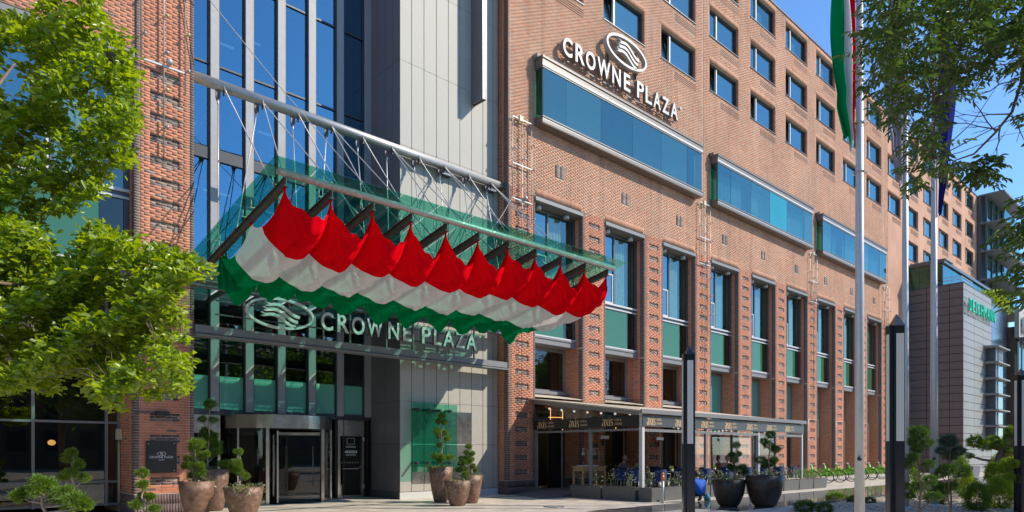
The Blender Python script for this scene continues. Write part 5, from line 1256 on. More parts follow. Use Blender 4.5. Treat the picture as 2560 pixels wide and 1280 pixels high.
topiary(12, [(2298, 1082, 26), (2282, 1105, 14), (2318, 1108, 17), (2294, 1122, 15), (2282, 1143, 16), (2270, 1162, 16), (2322, 1160, 17), (2326, 1200, 18), (2290, 1215, 16), (2338, 1240, 17), (2262, 1215, 14), (2275, 1240, 14)], 15.5, (2299, 1300), 'dark needled pine with pruned tufts beside the second black lamp pylon', 'leaf_conifer_dark', bark='bark')
topiary(13, [(2372, 1103, 24), (2355, 1127, 16), (2397, 1128, 18), (2375, 1140, 18)], 18.5, (2376, 1285), 'blue green juniper with round head behind the third flagpole', 'leaf_blue', bark='bark')
topiary(14, [(2367, 1175, 24), (2350, 1185, 16), (2405, 1180, 22), (2358, 1222, 22), (2345, 1215, 16), (2380, 1215, 16), (2335, 1232, 12)], 16.5, (2376, 1295), 'multi stemmed dark shrub with clipped domes in the gravel', 'leaf_conifer_dark', bark='bark')
topiary(15, [(2440, 1105, 22), (2465, 1112, 20), (2485, 1100, 16), (2500, 1108, 16), (2520, 1095, 15), (2530, 1078, 18), (2515, 1128, 15), (2540, 1130, 14), (2425, 1140, 10), (2555, 1085, 14)], 23, (2485, 1168), 'large sprawling bonsai pine with twisted trunk near the third pylon', 'leaf_conifer', trunk_r=.08, bark='bark')
topiary(16, [(2485, 1168, 20), (2475, 1182, 14), (2496, 1178, 14), (2470, 1195, 12)], 22, (2487, 1212), 'small round leaved bush below the sprawling bonsai', 'leaf_yellow')
topiary(17, [(2512, 1170, 20), (2530, 1160, 18), (2550, 1165, 20), (2542, 1195, 18), (2522, 1192, 16), (2560, 1190, 18), (2535, 1180, 16)], 19, (2550, 1245), 'bright yellow green shrub at the right edge of the gravel', 'leaf_yellow')
def mound(x, y, rx, ry, d, label, mat):
    c = at_depth(x, y, d); t = thing('ground_shrub', label, 'shrub', (c.x, c.y, .03)); r = rx*d/F_PX
    n = 1400; dd = rdir(n); top_ = c.z+ry*d/F_PX; c = Vector((c.x, c.y, top_*.45)); n = int(min(4200, 1400*max(1, (top_/r))))*1; dd = rdir(n); P = np.array(c)+dd*(rng.uniform(.55, 1, n)*(1+.15*np.sin(dd[:, 0]*7+x)))[:, None]*np.array([r, r, top_*.56]); P[:, 2] = np.maximum(P[:, 2], .03)
    leaves('foliage', P, dd+np.array([0, 0, .5])+rng.normal(size=(n, 3))*.4, r*.24, mat, t, width=.22); 
    MB().tube([(c.x, c.y, .0), (c.x, c.y, max(.1, c.z*.8))], .025, 6).build('stem', 'bark', t)
mound(2441, 1222, 28, 18, 19.5, 'dark green mounded juniper in the gravel, left of two', 'leaf_conifer')
mound(2499, 1209, 30, 20, 20.5, 'yellow green mounded juniper in the gravel, right of two', 'leaf_yellow')
mound(2012, 1266, 26, 14, 19.5, 'low dark juniper tuft at the edge of gravel below the larger bowl', 'leaf_conifer_dark')
mound(2062, 1270, 20, 12, 19.0, 'small juniper tuft beside the low dark one near first flagpole', 'leaf_conifer_dark')
mound(2089, 1243, 24, 9, 24, 'flat spreading juniper on the gravel edge behind two tufts', 'leaf_conifer')
mound(2136, 1250, 18, 10, 23, 'low juniper partly hidden by the first flagpole', 'leaf_conifer_dark')
mound(2175, 1252, 14, 9, 22.5, 'lowest juniper tuft between first flagpole and second pylon', 'leaf_conifer_dark')
mound(2312, 1205, 14, 22, 24, 'green bush seen between pine stem and third flagpole', 'leaf_conifer')
st = thing('wooden_stake', 'short wooden plant stake in the gravel by yellow green shrub', 'stake', on_ground(2549, 1252)); s0 = on_ground(2549, 1252); MB().box((s0.x-.02, s0.y-.02, 0), (s0.x+.02, s0.y+.02, .85)).build('stake', 'wood', st)
q = on_ground(2440, 1192); wp = thing('wooden_planter', 'tapered wooden planter box behind the bonsai', 'planter', q); b = MB()
for k in range(12):
    a = -.85+k*.145; b.hexa([(q.x+a, q.y, .02), (q.x+a+.135, q.y, .02), (q.x+a+.135, q.y+.5, .02), (q.x+a, q.y+.5, .02)], [(q.x+a*1.1, q.y-.05, .75), (q.x+(a+.135)*1.1, q.y-.05, .75), (q.x+(a+.135)*1.1, q.y+.55, .75), (q.x+a*1.1, q.y+.55, .75)])
b.build('boards', 'building_clad', wp, kind='stuff'); MB().box((q.x-.95, q.y, .72), (q.x+.9, q.y+.5, .76)).build('top', 'stone_grey', wp)
mound(2404, 1150, 20, 16, 26, 'rounded green bush left of the wooden planter', 'leaf_conifer')
mound(2420, 1192, 18, 12, 25, 'small bright bush at the foot of the clad building', 'leaf_yellow')
mound(2545, 1150, 26, 16, 27, 'light green shrub mass behind the third pylon', 'leaf_yellow')
mound(2500, 1150, 26, 16, 28, 'shrub behind the bonsai trunk', 'leaf_conifer')
mound(2270, 1180, 26, 22, 27, 'green shrub behind the second pylon', 'leaf_conifer')
mound(2340, 1232, 22, 12, 22, 'low juniper between the two dark garden trees', 'leaf_conifer')
# ================================================================= LAMP PYLONS
def pylon(px, d, h, label, first=None):
    p = at_depth(px, 1200, d); p.z = 0
    if first is not None: return dup(first, p, first.rotation_euler.z, label)
    t = thing('lamp_pylon', label, 'street lamp', p, 'black lamp pylons with white light panels', rz=TH-PI/2)
    L = lambda: MB()
    m = MB(); m.box((-.065, -.12, 0), (.065, .10, h-.18)); m.box((-.125, -.04, 0), (-.07, .10, h-.02-.16)); m.box((.07, -.04, 0), (.125, .10, h-.02-.16)); m.build('post', 'black_paint', t, local=True)
    m = MB(); m.hexa([(-.085, -.13, h-.2), (.085, -.13, h-.2), (.085, .10, h-.2), (-.085, .10, h-.2)], [(-.008, -.02, h), (.008, -.02, h), (.008, 0, h), (-.008, 0, h)]); m.build('cap', 'black_paint', t, local=True)
    MB().box((-.062, -.132, h-2.1), (.062, -.121, h-.33)).build('light_panel', 'lamp_panel', t, local=True)
    MB().box((-.132, -.03, h-2.1), (-.126, .06, h-.33)).build('side_panel', 'lamp_panel', t, local=True)
    MB().box((-.2, -.2, 0), (.2, .18, .03)).build('base_plate', 'black_paint', t, local=True)
    return t
ly = pylon(1722, 14.8, 3.95, 'black lamp pylon standing alone in front of the cafe')
pylon(2240, 11.5, 3.95, 'nearest black lamp pylon beside the flagpoles', ly)
pylon(2552, 18.8, 3.95, 'black lamp pylon at the right edge behind the bonsai', ly)
# ================================================================= FLAGPOLES AND FLAGS
def flagpole(px, d, r, label):
    p = at_depth(px, 1200, d); p.z = 0
    t = thing('flagpole', label, 'flagpole', p, 'three pale grey flagpoles')
    MB().tube([p, p+Vector((0, 0, 4)), p+Vector((0, 0, 14))], [r, r*.9, r*.55], 20).build('pole', 'pole_grey', t)
    MB().lathe(p, [(r*1.7, .0), (r*1.7, .05), (r*1.2, .10)], 20).build('foot', 'steel_dull', t)
    k = at_depth(px, 1147, d-r*1.02); MB().lathe((k.x, k.y, k.z), [(.03, -.04), (.05, 0), (.03, .04)], 10).build('key_lock', 'black_matte', t)
    for yy in (432, 310, 205):
        z = at_depth(px, yy, d).z; MB().lathe((p.x, p.y, z), [(r*.98, 0), (r*1.02, .03)], 16).build('collar', 'steel', t)
        b = MB(); n = 10; q_ = Vector((p.x, p.y, z)); b.tube([q_+RT*(math.cos(a)*(r+.05))-FW*(math.sin(a)*(r+.05)) for a in [2*PI*j/n for j in range(n+1)]], .008, 5); b.build('ring', 'steel', t)
    return t, p
FP1, p1 = flagpole(2149, 14.5, .100, 'nearest flagpole carrying the green, white and red flag')
FP2, p2 = flagpole(2263, 20.2, .105, 'middle flagpole carrying the grey flag')
FP3, p3 = flagpole(2335, 21.3, .115, 'third flagpole carrying the dark blue flag')
def flag(name, label, p, ztop, zbot, wdt, cols, seed, side=-1, dirx=1):
    t = thing('flag', label, 'flag', (p.x, p.y, ztop)); rr = random.Random(seed); NY, NX_ = 60, 36
    for ci, (a, c, m) in enumerate(cols):
        b = MB(); g = []
        for j in range(NY+1):
            v = j/NY; row = []
            for i in range(NX_+1):
                u = a+(c-a)*i/NX_
                z = ztop-(ztop-zbot)*v*(1-.10*abs(u-.5))-.35*u*(1-v)+.10*math.sin(u*9+seed)*v
                w = wdt*(.55+.45*math.sin(PI*min(1, v*1.1+.12)))
                x = side*(.11+u*w*(1+.25*math.sin(v*5+seed+u*2)))
                y = .05+.09*math.sin(u*15+v*3.2+seed)*(.35+u)+.03*math.sin(v*11+u*6)
                if v > .86: x *= 1-(v-.86)*2.2*(.4+u*.9)
                row.append(Vector((p.x, p.y, z))+RT*x-FW*y)
            g.append(row)
        for j in range(NY):
            for i in range(NX_): b.face([g[j][i], g[j][i+1], g[j+1][i+1], g[j+1][i]], 0, True)
        b.build(name[ci], m, t)
    return t
flag(['red_band', 'white_band', 'green_band'], 'green, white and red flag hanging folded on the nearest pole', p1, at_depth(2149, -260, 14.5).z, at_depth(2149, 372, 14.5).z, .58, [(0, .27, 'cloth_red'), (.27, .52, 'cloth_white'), (.52, 1.0, 'cloth_green')], 1.2)
flag(['cloth'], 'grey flag hanging limp on the middle pole behind leaves', p2, at_depth(2263, -100, 20.2).z, at_depth(2263, 470, 20.2).z, .50, [(0, 1, 'cloth_grey')], 2.5)
flag(['cloth'], 'dark blue flag hanging limp on the third pole', p3, at_depth(2335, 60, 21.3).z, at_depth(2335, 545, 21.3).z, .38, [(0, 1, 'cloth_blue')], 4.1, side=1)
# ================================================================= DARK CLAD SHOP BUILDING AND BEYOND
sb = thing('clad_building', 'dark panel clad corner building with green shop letters beyond the brick hotel', 'building', (66.1, 16.04, 0))
SX, SY, SZ = 66.1, 16.04, 15.7
MB().box((SX+.06, SY+.06, 0), (81.5, W+6, SZ-.05)).build('core', 'black_gap', sb)
yj = [16.04, 17.05, 18.75, 20.2]; zj = [.66*k for k in range(24)]+[SZ]
xj = [66.1, 66.75, 69.4, 72.2, 75.2]
for j in range(24):
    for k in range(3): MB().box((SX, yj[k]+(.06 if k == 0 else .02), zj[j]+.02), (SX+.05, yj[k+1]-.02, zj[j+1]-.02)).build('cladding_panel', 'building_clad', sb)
    for k in range(4): MB().box((xj[k]+(.0 if k == 0 else .02), SY, zj[j]+.02), (xj[k+1]-.02, SY+.05, zj[j+1]-.02)).build('cladding_panel', 'building_clad_lit', sb)
    if j % 2 == 0: MB().box((75.24, SY+.0, zj[j]+.01), (81.4, SY+.05, zj[j+2]-.01 if j < 22 else SZ)).build('gloss_panel', 'black_paint', sb)
MB().box((SX-.03, SY-.03, SZ), (81.5, W, SZ+.06)).build('parapet', 'alu_dark', sb)
b = MB()
for z in (SZ+.35, SZ+.6): b.beam((SX+.1, SY+.2, z), (SX+.1, W, z), .04, .04); b.beam((SX+.1, SY+.2, z), (SX+3.5, SY+.2, z), .04, .04)
b.build('roof_rail', 'steel', sb, kind='stuff')
for k in range(6):
    z = 11.0-1.40*k
    s = MB(); s.hexa([(72.4, 14.9, z), (76.6, 14.9, z), (76.6, SY, z-.05), (72.4, SY, z-.05)], [(72.4, 14.9, z+.10), (76.6, 14.9, z+.10), (76.6, SY, z+.18), (72.4, SY, z+.18)]); s.build('sun_shelf', 'building_clad_lit', sb)
    MB().box((73.2, 15.3, z-1.22), (75.8, SY, z-.05)).build('window_box', 'alu_dark', sb)
    if k == 0:
        for j in range(7): MB().box((73.9, 15.24, z-1.1+j*.15), (75.5, 15.29, z-1.02+j*.15)).build('louvre_slat', 'alu_light', sb)
    else: MB().box((74.0, 15.27, z-1.15), (75.6, 15.29, z-.12)).build('pane', 'dark_glass', sb); MB().box((73.88, 15.24, z-1.2), (73.98, 15.29, z-.08)).build('jamb', 'alu_white', sb)
shop = thing('shop_sign', 'green shop name letters on the dark clad corner building', 'sign', (66.5, SY-.2, 13.4))
xs0, step = 66.55, .98
for k, ch in enumerate('DEICHMANN'):
    wd = {'I': .2, 'M': .86}.get(ch, .66); put_text(ch, 'letter', 'green_letter', shop, (xs0, SY-.30, 13.45), (1, 0, 0), (0, 0, 1), w=wd, h=1.0, ext=.05, bold=.0); xs0 += wd+.34
# glass storey over it
gb = thing('glass_storey', 'blue green glazed rooftop storey above the dark clad building', 'building', (66.1, 17.55, 15.76))
MB().box((66.1, 17.55, 15.76), (66.13, W-.02, 17.6)).build('side_pane', 'bay_glass_side', gb)
for k in range(8): MB().box((66.14+k*2.7, 17.55, 15.76), (66.14+k*2.7+2.66, 17.58, 17.6)).build('pane', 'bay_glass', gb)
MB().box((66.0, 17.4, 17.6), (88, W-.02, 17.85)).build('roof', 'alu_dark', gb); MB().box((66.0, 17.3, 17.86), (68.3, 20, 17.95)).build('roof_edge', 'alu_light', gb)
b = MB()
for y in (17.55, 18.4, 19.3): b.box((66.08, y-.02, 15.76), (66.14, y+.02, 17.6))
b.build('mullion', 'frame_dark', gb)
rp = thing('roof_plants', 'green plants spilling over the roof corner of the dark clad building', 'plant', (80, 16.5, SZ)); P = np.stack([rng.uniform(75.5, 83, 1500), rng.uniform(15.8, 17.3, 1500), SZ+rng.uniform(-.3, .9, 1500)], 1); leaves('foliage', P, rdir(1500)+np.array([0, -.3, .6]), .45, 'leaf_yellow', rp, width=.2)
# the glazed stair tower far right
tw = thing('glazed_tower', 'far glazed tower with projecting balcony slabs at the end of the hotel', 'building', (88, 19.3, 0))
MB().box((88.2, 19.8, 0), (101, 28, 29.5)).build('core', 'building_clad', tw)
for k in range(5):
    z = 29.4-3.05*k
    s = MB(); s.box((88.05, 17.6, z), (99.5, 20.0, z+.14)); s.build('balcony_slab', 'alu_light', tw)
    MB().box((88.05, 17.62, z-.10), (99.4, 17.72, z)).build('slab_edge', 'alu_dark', tw)
    if k:
        for j in range(5): MB().box((88.3+j*2.3, 19.3, z+.16), (88.3+j*2.3+2.1, 19.33, z+2.9)).build('pane', 'bay_glass', tw)
        MB().box((88.1, 17.66, z+.14), (97, 17.68, z+1.1)).build('balustrade', 'bay_glass', tw)
        m = MB()
        for j in range(6): m.box((88.15+j*2.3, 19.2, z+.14), (88.28+j*2.3, 19.38, z+2.95))
        m.build('mullion', 'alu_dark', tw)
ft = thing('glass_shop_building', 'glass fronted shop building with white letters at the right edge', 'building', (82, 15.5, 0))
MB().box((82.0, 15.6, 0), (112, 26, 14.0)).build('core', 'interior_brown', ft); MB().box((81.8, 15.2, 12.9), (112, 15.58, 15.8)).build('fascia', 'clad_warm', ft); MB().box((81.8, 14.6, 12.5), (112, 15.2, 12.88)).build('canopy_edge', 'alu_dark', ft)
for k in range(7):
    for j in range(3): MB().box((82.1+k*1.5, 15.3, .3+j*4.1), (82.1+k*1.5+1.4, 15.33, .3+j*4.1+3.9)).build('pane', 'bay_glass', ft)
m = MB()
for k in range(8): m.box((82.0+k*1.5, 15.22, 0), (82.08+k*1.5, 15.36, 12.5))
m.build('mullion', 'alu_white', ft); MB().box((82.4, 15.2, .5), (83.6, 15.26, 5.5)).build('green_banner', 'green_letter', ft)
s2 = thing('white_shop_sign', 'white shop letters on the pale fascia at the right edge', 'sign', (84, 15.0, 13.5)); put_text('Bersh', 'letter', 'white_paint', s2, (82.6, 15.0, 13.45), (1, 0, 0), (0, 0, 1), h=1.5, ext=.1, bold=.03)
# ================================================================= CAFE FURNITURE
def planter(x0, y0, x1, y1, label, n=8, h=.46):
    t = thing('planter_box', label, 'planter', ((x0+x1)/2, (y0+y1)/2, 0), 'grey box planters round the cafe')
    a = .03; b = MB(); b.hexa([(x0+a, y0+a, .004), (x1-a, y0+a, .004), (x1-a, y1-a, .004), (x0+a, y1-a, .004)], [(x0, y0, h), (x1, y0, h), (x1, y1, h), (x0, y1, h)]); b.build('box', 'planter_grey', t, bevel=.008)
    MB().box((x0+.04, y0+.04, h), (x1-.04, y1-.04, h+.012)).build('soil', 'soil', t)
    P = []; D = []; st = MB()
    long_x = (x1-x0) > (y1-y0); m = max(1, int(max(x1-x0, y1-y0)/.5))
    for k in range(m):
        f = (k+.5)/m; cx = x0+(x1-x0)*(f if long_x else .5); cy = y0+(y1-y0)*(.5 if long_x else f); hh = random.uniform(.35, .68); 
        st.tube([(cx, cy, h), (cx+random.uniform(-.05, .05), cy, h+hh*.8)], .008, 4)
        q = 95; r = rng.normal(size=(q, 3))*np.array([.11, .11, hh*.27]); P.append(r+np.array([cx, cy, h+hh*.52])); D.append(rng.normal(size=(q, 3))+np.array([0, 0, .7]))
    P = np.concatenate(P); P[:, 2] = np.maximum(P[:, 2], h+.02); st.build('stems', 'bark_grey', t, kind='stuff'); leaves('foliage', P, np.concatenate(D), .065, 'leaf_shrub', t, width=.45)
PLX = 19.28
planter(PLX, 15.86, PLX+.42, 17.34, 'grey box planter at the cafe ramp, first of the short side')
planter(PLX, 14.36, PLX+.42, 15.82, 'grey box planter, second on the short side of the cafe')
planter(19.36, 13.72, 19.98, 14.30, 'small square planter at the near corner of the cafe')
for k in range(9):
    x = 20.25+k*1.5; planter(x, 13.80, x+1.46, 14.22, ['grey box planter on the long cafe side left of the black pylon', 'grey box planter hidden behind the black pylon', 'grey box planter behind the seated man in blue', 'grey box planter left behind the smaller dark bowl', 'grey box planter behind the smaller dark bowl', 'grey box planter between the two dark bowls', 'grey box planter behind the larger dark bowl', 'last but one grey box planter towards the green bicycles', 'last grey box planter next to the green bicycles'][k])
def chair(loc, rz, label, first=None):
    if first is not None: return dup(first, loc, rz, label)
    t = thing('cafe_chair', label, 'chair', loc, 'blue cafe armchairs', rz)
    MB().box((-.24, -.24, .42), (.24, .22, .47)).build('seat', 'blue_fabric', t, local=True)
    b = MB(); n = 8
    for k in range(n):
        a0, a1 = PI*k/n, PI*(k+1)/n; P = lambda a, z, s: (-(.26+s)*math.cos(a), -.02+(.24+s)*math.sin(a), z)
        b.hexa([P(a0, .47, 0), P(a1, .47, 0), P(a1, .47, .025), P(a0, .47, .025)], [P(a0, .82+.06*math.sin(a0), 0), P(a1, .82+.06*math.sin(a1), 0), P(a1, .82+.06*math.sin(a1), .025), P(a0, .82+.06*math.sin(a0), .025)])
    b.build('backrest', 'blue_fabric', t, local=True)
    for sx, sy in ((-1, -1), (1, -1), (-1, 1), (1, 1)): MB().tube([(sx*.24, sy*.22, 0), (sx*.25, sy*.20, .45)], .014, 6).build('leg', 'steel', t, local=True)
    m = MB(); m.tube([(-.28, -.22, .44), (-.29, -.22, .68), (-.28, .05, .72)], .013, 6); m.build('armrest', 'steel', t, local=True)
    m = MB(); m.tube([(.28, -.22, .44), (.29, -.22, .68), (.28, .05, .72)], .013, 6); m.build('armrest', 'steel', t, local=True)
    return t
def table(loc, label, first=None):
    if first is not None: return dup(first, loc, 0, label)
    t = thing('cafe_table', label, 'table', loc, 'dark cafe tables')
    MB().box((-.40, -.40, .72), (.40, .40, .75)).build('tabletop', 'interior_dark', t, local=True); MB().tube([(0, 0, 0), (0, 0, .72)], .03, 8).build('leg', 'alu_dark', t, local=True); MB().box((-.25, -.25, 0), (.25, .25, .02)).build('foot', 'alu_dark', t, local=True)
    return t
def tpot(loc, label):
    t = thing('table_pot', label, 'plant pot', loc); MB().lathe(loc, [(.05, 0), (.065, .10)], 12).build('pot', 'lamp_panel', t); n = 60; P = np.array(loc)+np.array([0, 0, .13])+rng.normal(size=(n, 3))*.035; leaves('plant', P, rdir(n)+np.array([0, 0, .6]), .045, 'leaf_yellow', t)
DZ = DECK
ch0 = None; tb0 = None
wh = ['nearest the entrance mat', 'beside the wooden trolley', 'at the white corner post', 'behind the black pylon', 'left of the seated man in blue', 'behind the smaller dark bowl', 'behind the larger dark bowl', 'at the far end of the cafe']
for k, x in enumerate((21.3, 22.9, 24.6, 26.3, 27.9, 29.3, 30.9, 32.2)):
    y = 15.45 if x > 24 else 15.3
    if tb0 is None: tb0 = table((x, y, DZ), 'dark cafe table in front row '+wh[k])
    else: table((x, y, DZ), 'dark cafe table in front row '+wh[k], tb0)
    if ch0 is None: ch0 = chair((x-.1, y-.62, DZ), PI, 'blue cafe armchair with its back outward '+wh[k])
    else: chair((x-.1, y-.62, DZ), PI+random.uniform(-.3, .3), 'blue cafe armchair with its back outward '+wh[k], ch0)
    if k < 6: chair((x-.66, y+.05, DZ), PI/2+random.uniform(-.3, .3), 'blue cafe armchair turned sideways '+wh[k], ch0)
    if k in (1, 3, 4): tpot((x, y, DZ+.75), 'small white pot with green sprig on the table '+wh[k])
wh2 = ['where the white shirted guest sits', 'behind the corner post', 'near the inner wall']
for k, (x, y) in enumerate(((24.2, 18.2), (22.4, 17.0), (26.6, 18.2))):
    table((x, y, DZ), 'dark cafe table in the second row '+wh2[k], tb0)
    chair((x-.6, y, DZ), PI/2, 'blue cafe armchair left of the second row table '+wh2[k], ch0); chair((x+.62, y, DZ), -PI/2, 'blue cafe armchair right of the second row table '+wh2[k], ch0)
tpot((24.2, 18.2, DZ+.75), 'small white pot with green sprig on the second row table by the guests')
cx, cy = 21.9, 18.6
tr = thing('serving_trolley', 'light wooden serving trolley with two heat lamps by the brick pillar', 'trolley', (cx, cy, DZ))
MB().box((cx-.80, cy-.30, DZ+.90), (cx+.80, cy+.30, DZ+.94)).build('top', 'wood', tr); MB().box((cx-.72, cy-.27, DZ+.74), (cx+.72, cy+.27, DZ+.90)).build('apron', 'wood', tr)
for sx in (-1, 1):
    for sy in (-1, 1): MB().box((cx+sx*.69-.035, cy+sy*.25-.035, DZ+.07), (cx+sx*.69+.035, cy+sy*.25+.035, DZ+.74)).build('leg', 'wood', tr); MB().ball((cx+sx*.69, cy+sy*.25, DZ+.035), .035, 6).build('caster', 'black_matte', tr)
MB().box((cx-.68, cy-.25, DZ+.16), (cx+.68, cy+.25, DZ+.19)).build('shelf', 'wood', tr); MB().box((cx-.55, cy-.22, DZ+.94), (cx+.3, cy+.22, DZ+.98)).build('tray', 'white_paint', tr)
for s in (-.32, .38):
    b = MB(); b.tube([(cx+s+.22, cy, DZ+.94), (cx+s+.22, cy, DZ+1.45), (cx+s+.18, cy, DZ+1.62), (cx+s+.05, cy, DZ+1.68), (cx+s-.05, cy, DZ+1.66)], .018, 7); h = b.build('lamp_arm', 'steel', tr); MB().lathe((cx+s-.07, cy, DZ+1.38), [(.09, 0), (.085, .10), (.05, .14), (.045, .28), (.02, .30)], 16).build('heat_lamp', 'steel', tr)
bo = on_ground(1657, 1258); ob = thing('parking_bollard', 'slim grey bollard with orange top in front of the cafe corner', 'bollard', bo)
MB().tube([bo, bo+Vector((0, 0, .74))], .045, 16).build('post', 'pole_grey', ob); MB().tube([bo+Vector((0, 0, .74)), bo+Vector((0, 0, .93))], .048, 16).build('orange_band', 'orange', ob); MB().ball(bo+Vector((0, 0, .97)), .045, 10).build('cap', 'orange', ob); MB().lathe(bo, [(.09, 0), (.09, .02)], 14).build('foot', 'steel_dull', ob)
# ================================================================= PEOPLE
def skin_obj(name, nodes, edges, mat, parent, sub=2, root=0):
    """nodes: [(pos, rx, ry)]"""
    org = ORG[parent]; me = bpy.data.meshes.new(name); me.from_pydata([tuple(Vector(n[0])-org) for n in nodes], edges, []); me.update()
    o = bpy.data.objects.new(name, me); C.objects.link(o); o.parent = parent; ORG[o] = org
    sk = o.modifiers.new('skin', 'SKIN'); sk.use_smooth_shade = True
    for k, n in enumerate(nodes): v = me.skin_vertices[0].data[k]; v.radius = (n[1], n[2] if len(n) > 2 else n[1]); v.use_root = (k == root)
    o.modifiers.new('sub', 'SUBSURF').levels = sub; o.modifiers[-1].render_levels = sub; me.materials.append(MATS[mat]); return o
def frame(o, ang):
    """local axes: f = forward, r = right of the person"""
    f = Vector((math.cos(ang), math.sin(ang), 0)); r = Vector((math.sin(ang), -math.cos(ang), 0)); o = Vector(o)
    return lambda a, b, c: o+f*a+r*b+Vector((0, 0, c))
def head(t, P, hx, hz, hair, lean=0, beard=False, hairlen=0, mat='skin'):
    b = MB(); c = P(hx, 0, hz)
    prof = [(.004, -.125), (.040, -.118), (.062, -.09), (.074, -.045), (.080, 0), (.081, .04), (.070, .085), (.042, .112), (.004, .120)]
    b.lathe(c, prof, 16); o = b.build('head', mat, t)
    n = MB(); n.hexa([P(hx+.07, -.014, hz-.03), P(hx+.07, .014, hz-.03), P(hx+.104, .010, hz-.028), P(hx+.104, -.010, hz-.028)], [P(hx+.07, -.007, hz+.02), P(hx+.07, .007, hz+.02), P(hx+.078, .005, hz+.02), P(hx+.078, -.005, hz+.02)]); n.build('nose', mat, o)
    for s in (-1, 1): e = MB(); e.ball(P(hx+.073, s*.029, hz+.012), .0105, 6); e.build('eye', 'hair_dark', o)
    for s in (-1, 1): e = MB(); e.ball(P(hx-.005, s*.082, hz), .020, 6, sz=1.4); e.build('ear', mat, o)
    e = MB(); e.box(P(hx+.070, -.022, hz-.062), P(hx+.078, .022, hz-.054)); e.build('mouth', 'hair_brown', o)
    h = MB(); rings = []
    prof2 = [(.088, -.05+(-.10 if hairlen else 0)), (.091, .0), (.092, .045), (.080, .095), (.048, .127), (.004, .137)]
    h.lathe(P(hx-.016, 0, hz), prof2, 14); h.build('hair', hair, t)
def hand(t, P, a, b_, c, ang=0, mat='skin'):
    pts = [(P(a, b_, c), .024, .016), (P(a+.05, b_, c-.005), .030, .014), (P(a+.085, b_, c-.008), .030, .012)]; ed = [(0, 1), (1, 2)]
    skin_obj('hand', pts, ed, mat, t, 1)
    for k, (off, L) in enumerate(((-.026, .060), (-.009, .070), (.009, .066), (.025, .052))):
        f = MB(); f.tube([P(a+.08, b_+off, c-.008), P(a+.08+L*.5, b_+off*1.1, c-.010), P(a+.08+L*.9, b_+off*1.1, c-.032)], [.0085, .008, .0065], 6); f.build('finger', mat, t)
    f = MB(); f.tube([P(a+.02, b_-.028, c), P(a+.05, b_-.052, c-.006), P(a+.075, b_-.058, c-.018)], [.010, .009, .007], 6); f.build('thumb', mat, t)
def seated(loc, ang, label, shirt, hair, legs='trousers', lean=.12, seat=.47, arm='table', short=False, hairlen=0):
    P = frame(loc, ang); t = thing('person', label, 'person', loc)
    L = lean; S0 = seat+.08
    # trousers + legs in one body
    nodes = [(P(0, 0, S0), .15, .12), (P(.05, -.10, S0), .09), (P(.42, -.12, S0+.02), .068), (P(.44, -.12, .08), .045), (P(.05, .10, S0), .09), (P(.42, .12, S0+.02), .068), (P(.44, .12, .08), .045), (P(.56, -.12, .045), .036), (P(.56, .12, .045), .036)]
    skin_obj('trousers', nodes, [(0, 1), (1, 2), (2, 3), (0, 4), (4, 5), (5, 6), (3, 7), (6, 8)], legs, t)
    nodes = [(P(0, 0, S0+.02), .15, .11), (P(L*.5, 0, S0+.24), .145, .105), (P(L, 0, S0+.42), .165, .10), (P(L+.02, 0, S0+.52), .055)]
    ed = [(0, 1), (1, 2), (2, 3)]
    for s in (-1, 1):
        i = len(nodes); nodes += [(P(L, s*.17, S0+.44), .062), (P(L+.10, s*.23, S0+.20), .050), (P(L+.18 if short else L+.30, s*.19, S0+.18), .042)]; ed += [(2, i), (i, i+1), (i+1, i+2)]
    skin_obj('shirt', nodes, ed, shirt, t)
    for s in (-1, 1):
        x0 = L+.16 if short else L+.28
        skin_obj('forearm', [(P(x0, s*.19, S0+.18), .036), (P(L+.40, s*.13, S0+.20), .026)], [(0, 1)], 'skin', t, 1); hand(t, P, L+.40, s*.13, S0+.20)
    skin_obj('neck', [(P(L+.02, 0, S0+.48), .050), (P(L+.05, 0, S0+.60), .048)], [(0, 1)], 'skin', t, 1)
    head(t, P, L+.06, S0+.70, hair, hairlen=hairlen)
    return t
seated((23.55, 18.2, DZ), 0, 'seated man in dark checked shirt facing right at the cafe table', 'shirt_check', 'hair_grey', lean=.15)
seated((24.2, 18.85, DZ), -PI/2, 'guest in pale top facing outward between two others at the table', 'shirt_pink', 'hair_dark', lean=.18)
seated((24.85, 18.15, DZ), PI, 'grey haired guest in white shirt facing left at the table', 'shirt_white', 'hair_grey', lean=.12, short=True)
seated((28.2, 15.9, DZ), PI+.4, 'guest in pink top leaning over a table beyond the black pylon', 'shirt_pink', 'hair_brown', lean=.25)
# man in a blue shirt squatting with his back to us
g0 = on_ground(1752, 1256); P = frame(g0, math.atan2(FW.y, FW.x)+.35); bm_ = thing('person', 'man in bright blue shirt squatting with his back turned beside black pylon', 'person', g0)
nodes = [(P(0, 0, .26), .17, .15), (P(.20, -.16, .36), .095), (P(.42, -.20, .52), .075), (P(.26, -.18, .10), .055), (P(.20, .16, .36), .095), (P(.42, .20, .52), .075), (P(.26, .18, .10), .055), (P(.42, -.18, .04), .042), (P(.42, .18, .04), .042)]
skin_obj('trousers', nodes, [(0, 1), (1, 2), (2, 3), (0, 4), (4, 5), (5, 6), (3, 7), (6, 8)], 'trousers', bm_)
nodes = [(P(-.02, 0, .22), .19, .15), (P(.02, 0, .45), .20, .15), (P(.10, 0, .68), .205, .13), (P(.18, 0, .80), .07), (P(.14, -.21, .70), .075), (P(.28, -.29, .50), .062), (P(.14, .21, .70), .075), (P(.28, .29, .50), .062)]
skin_obj('shirt', nodes, [(0, 1), (1, 2), (2, 3), (2, 4), (4, 5), (2, 6), (6, 7)], 'blue_shirt', bm_)
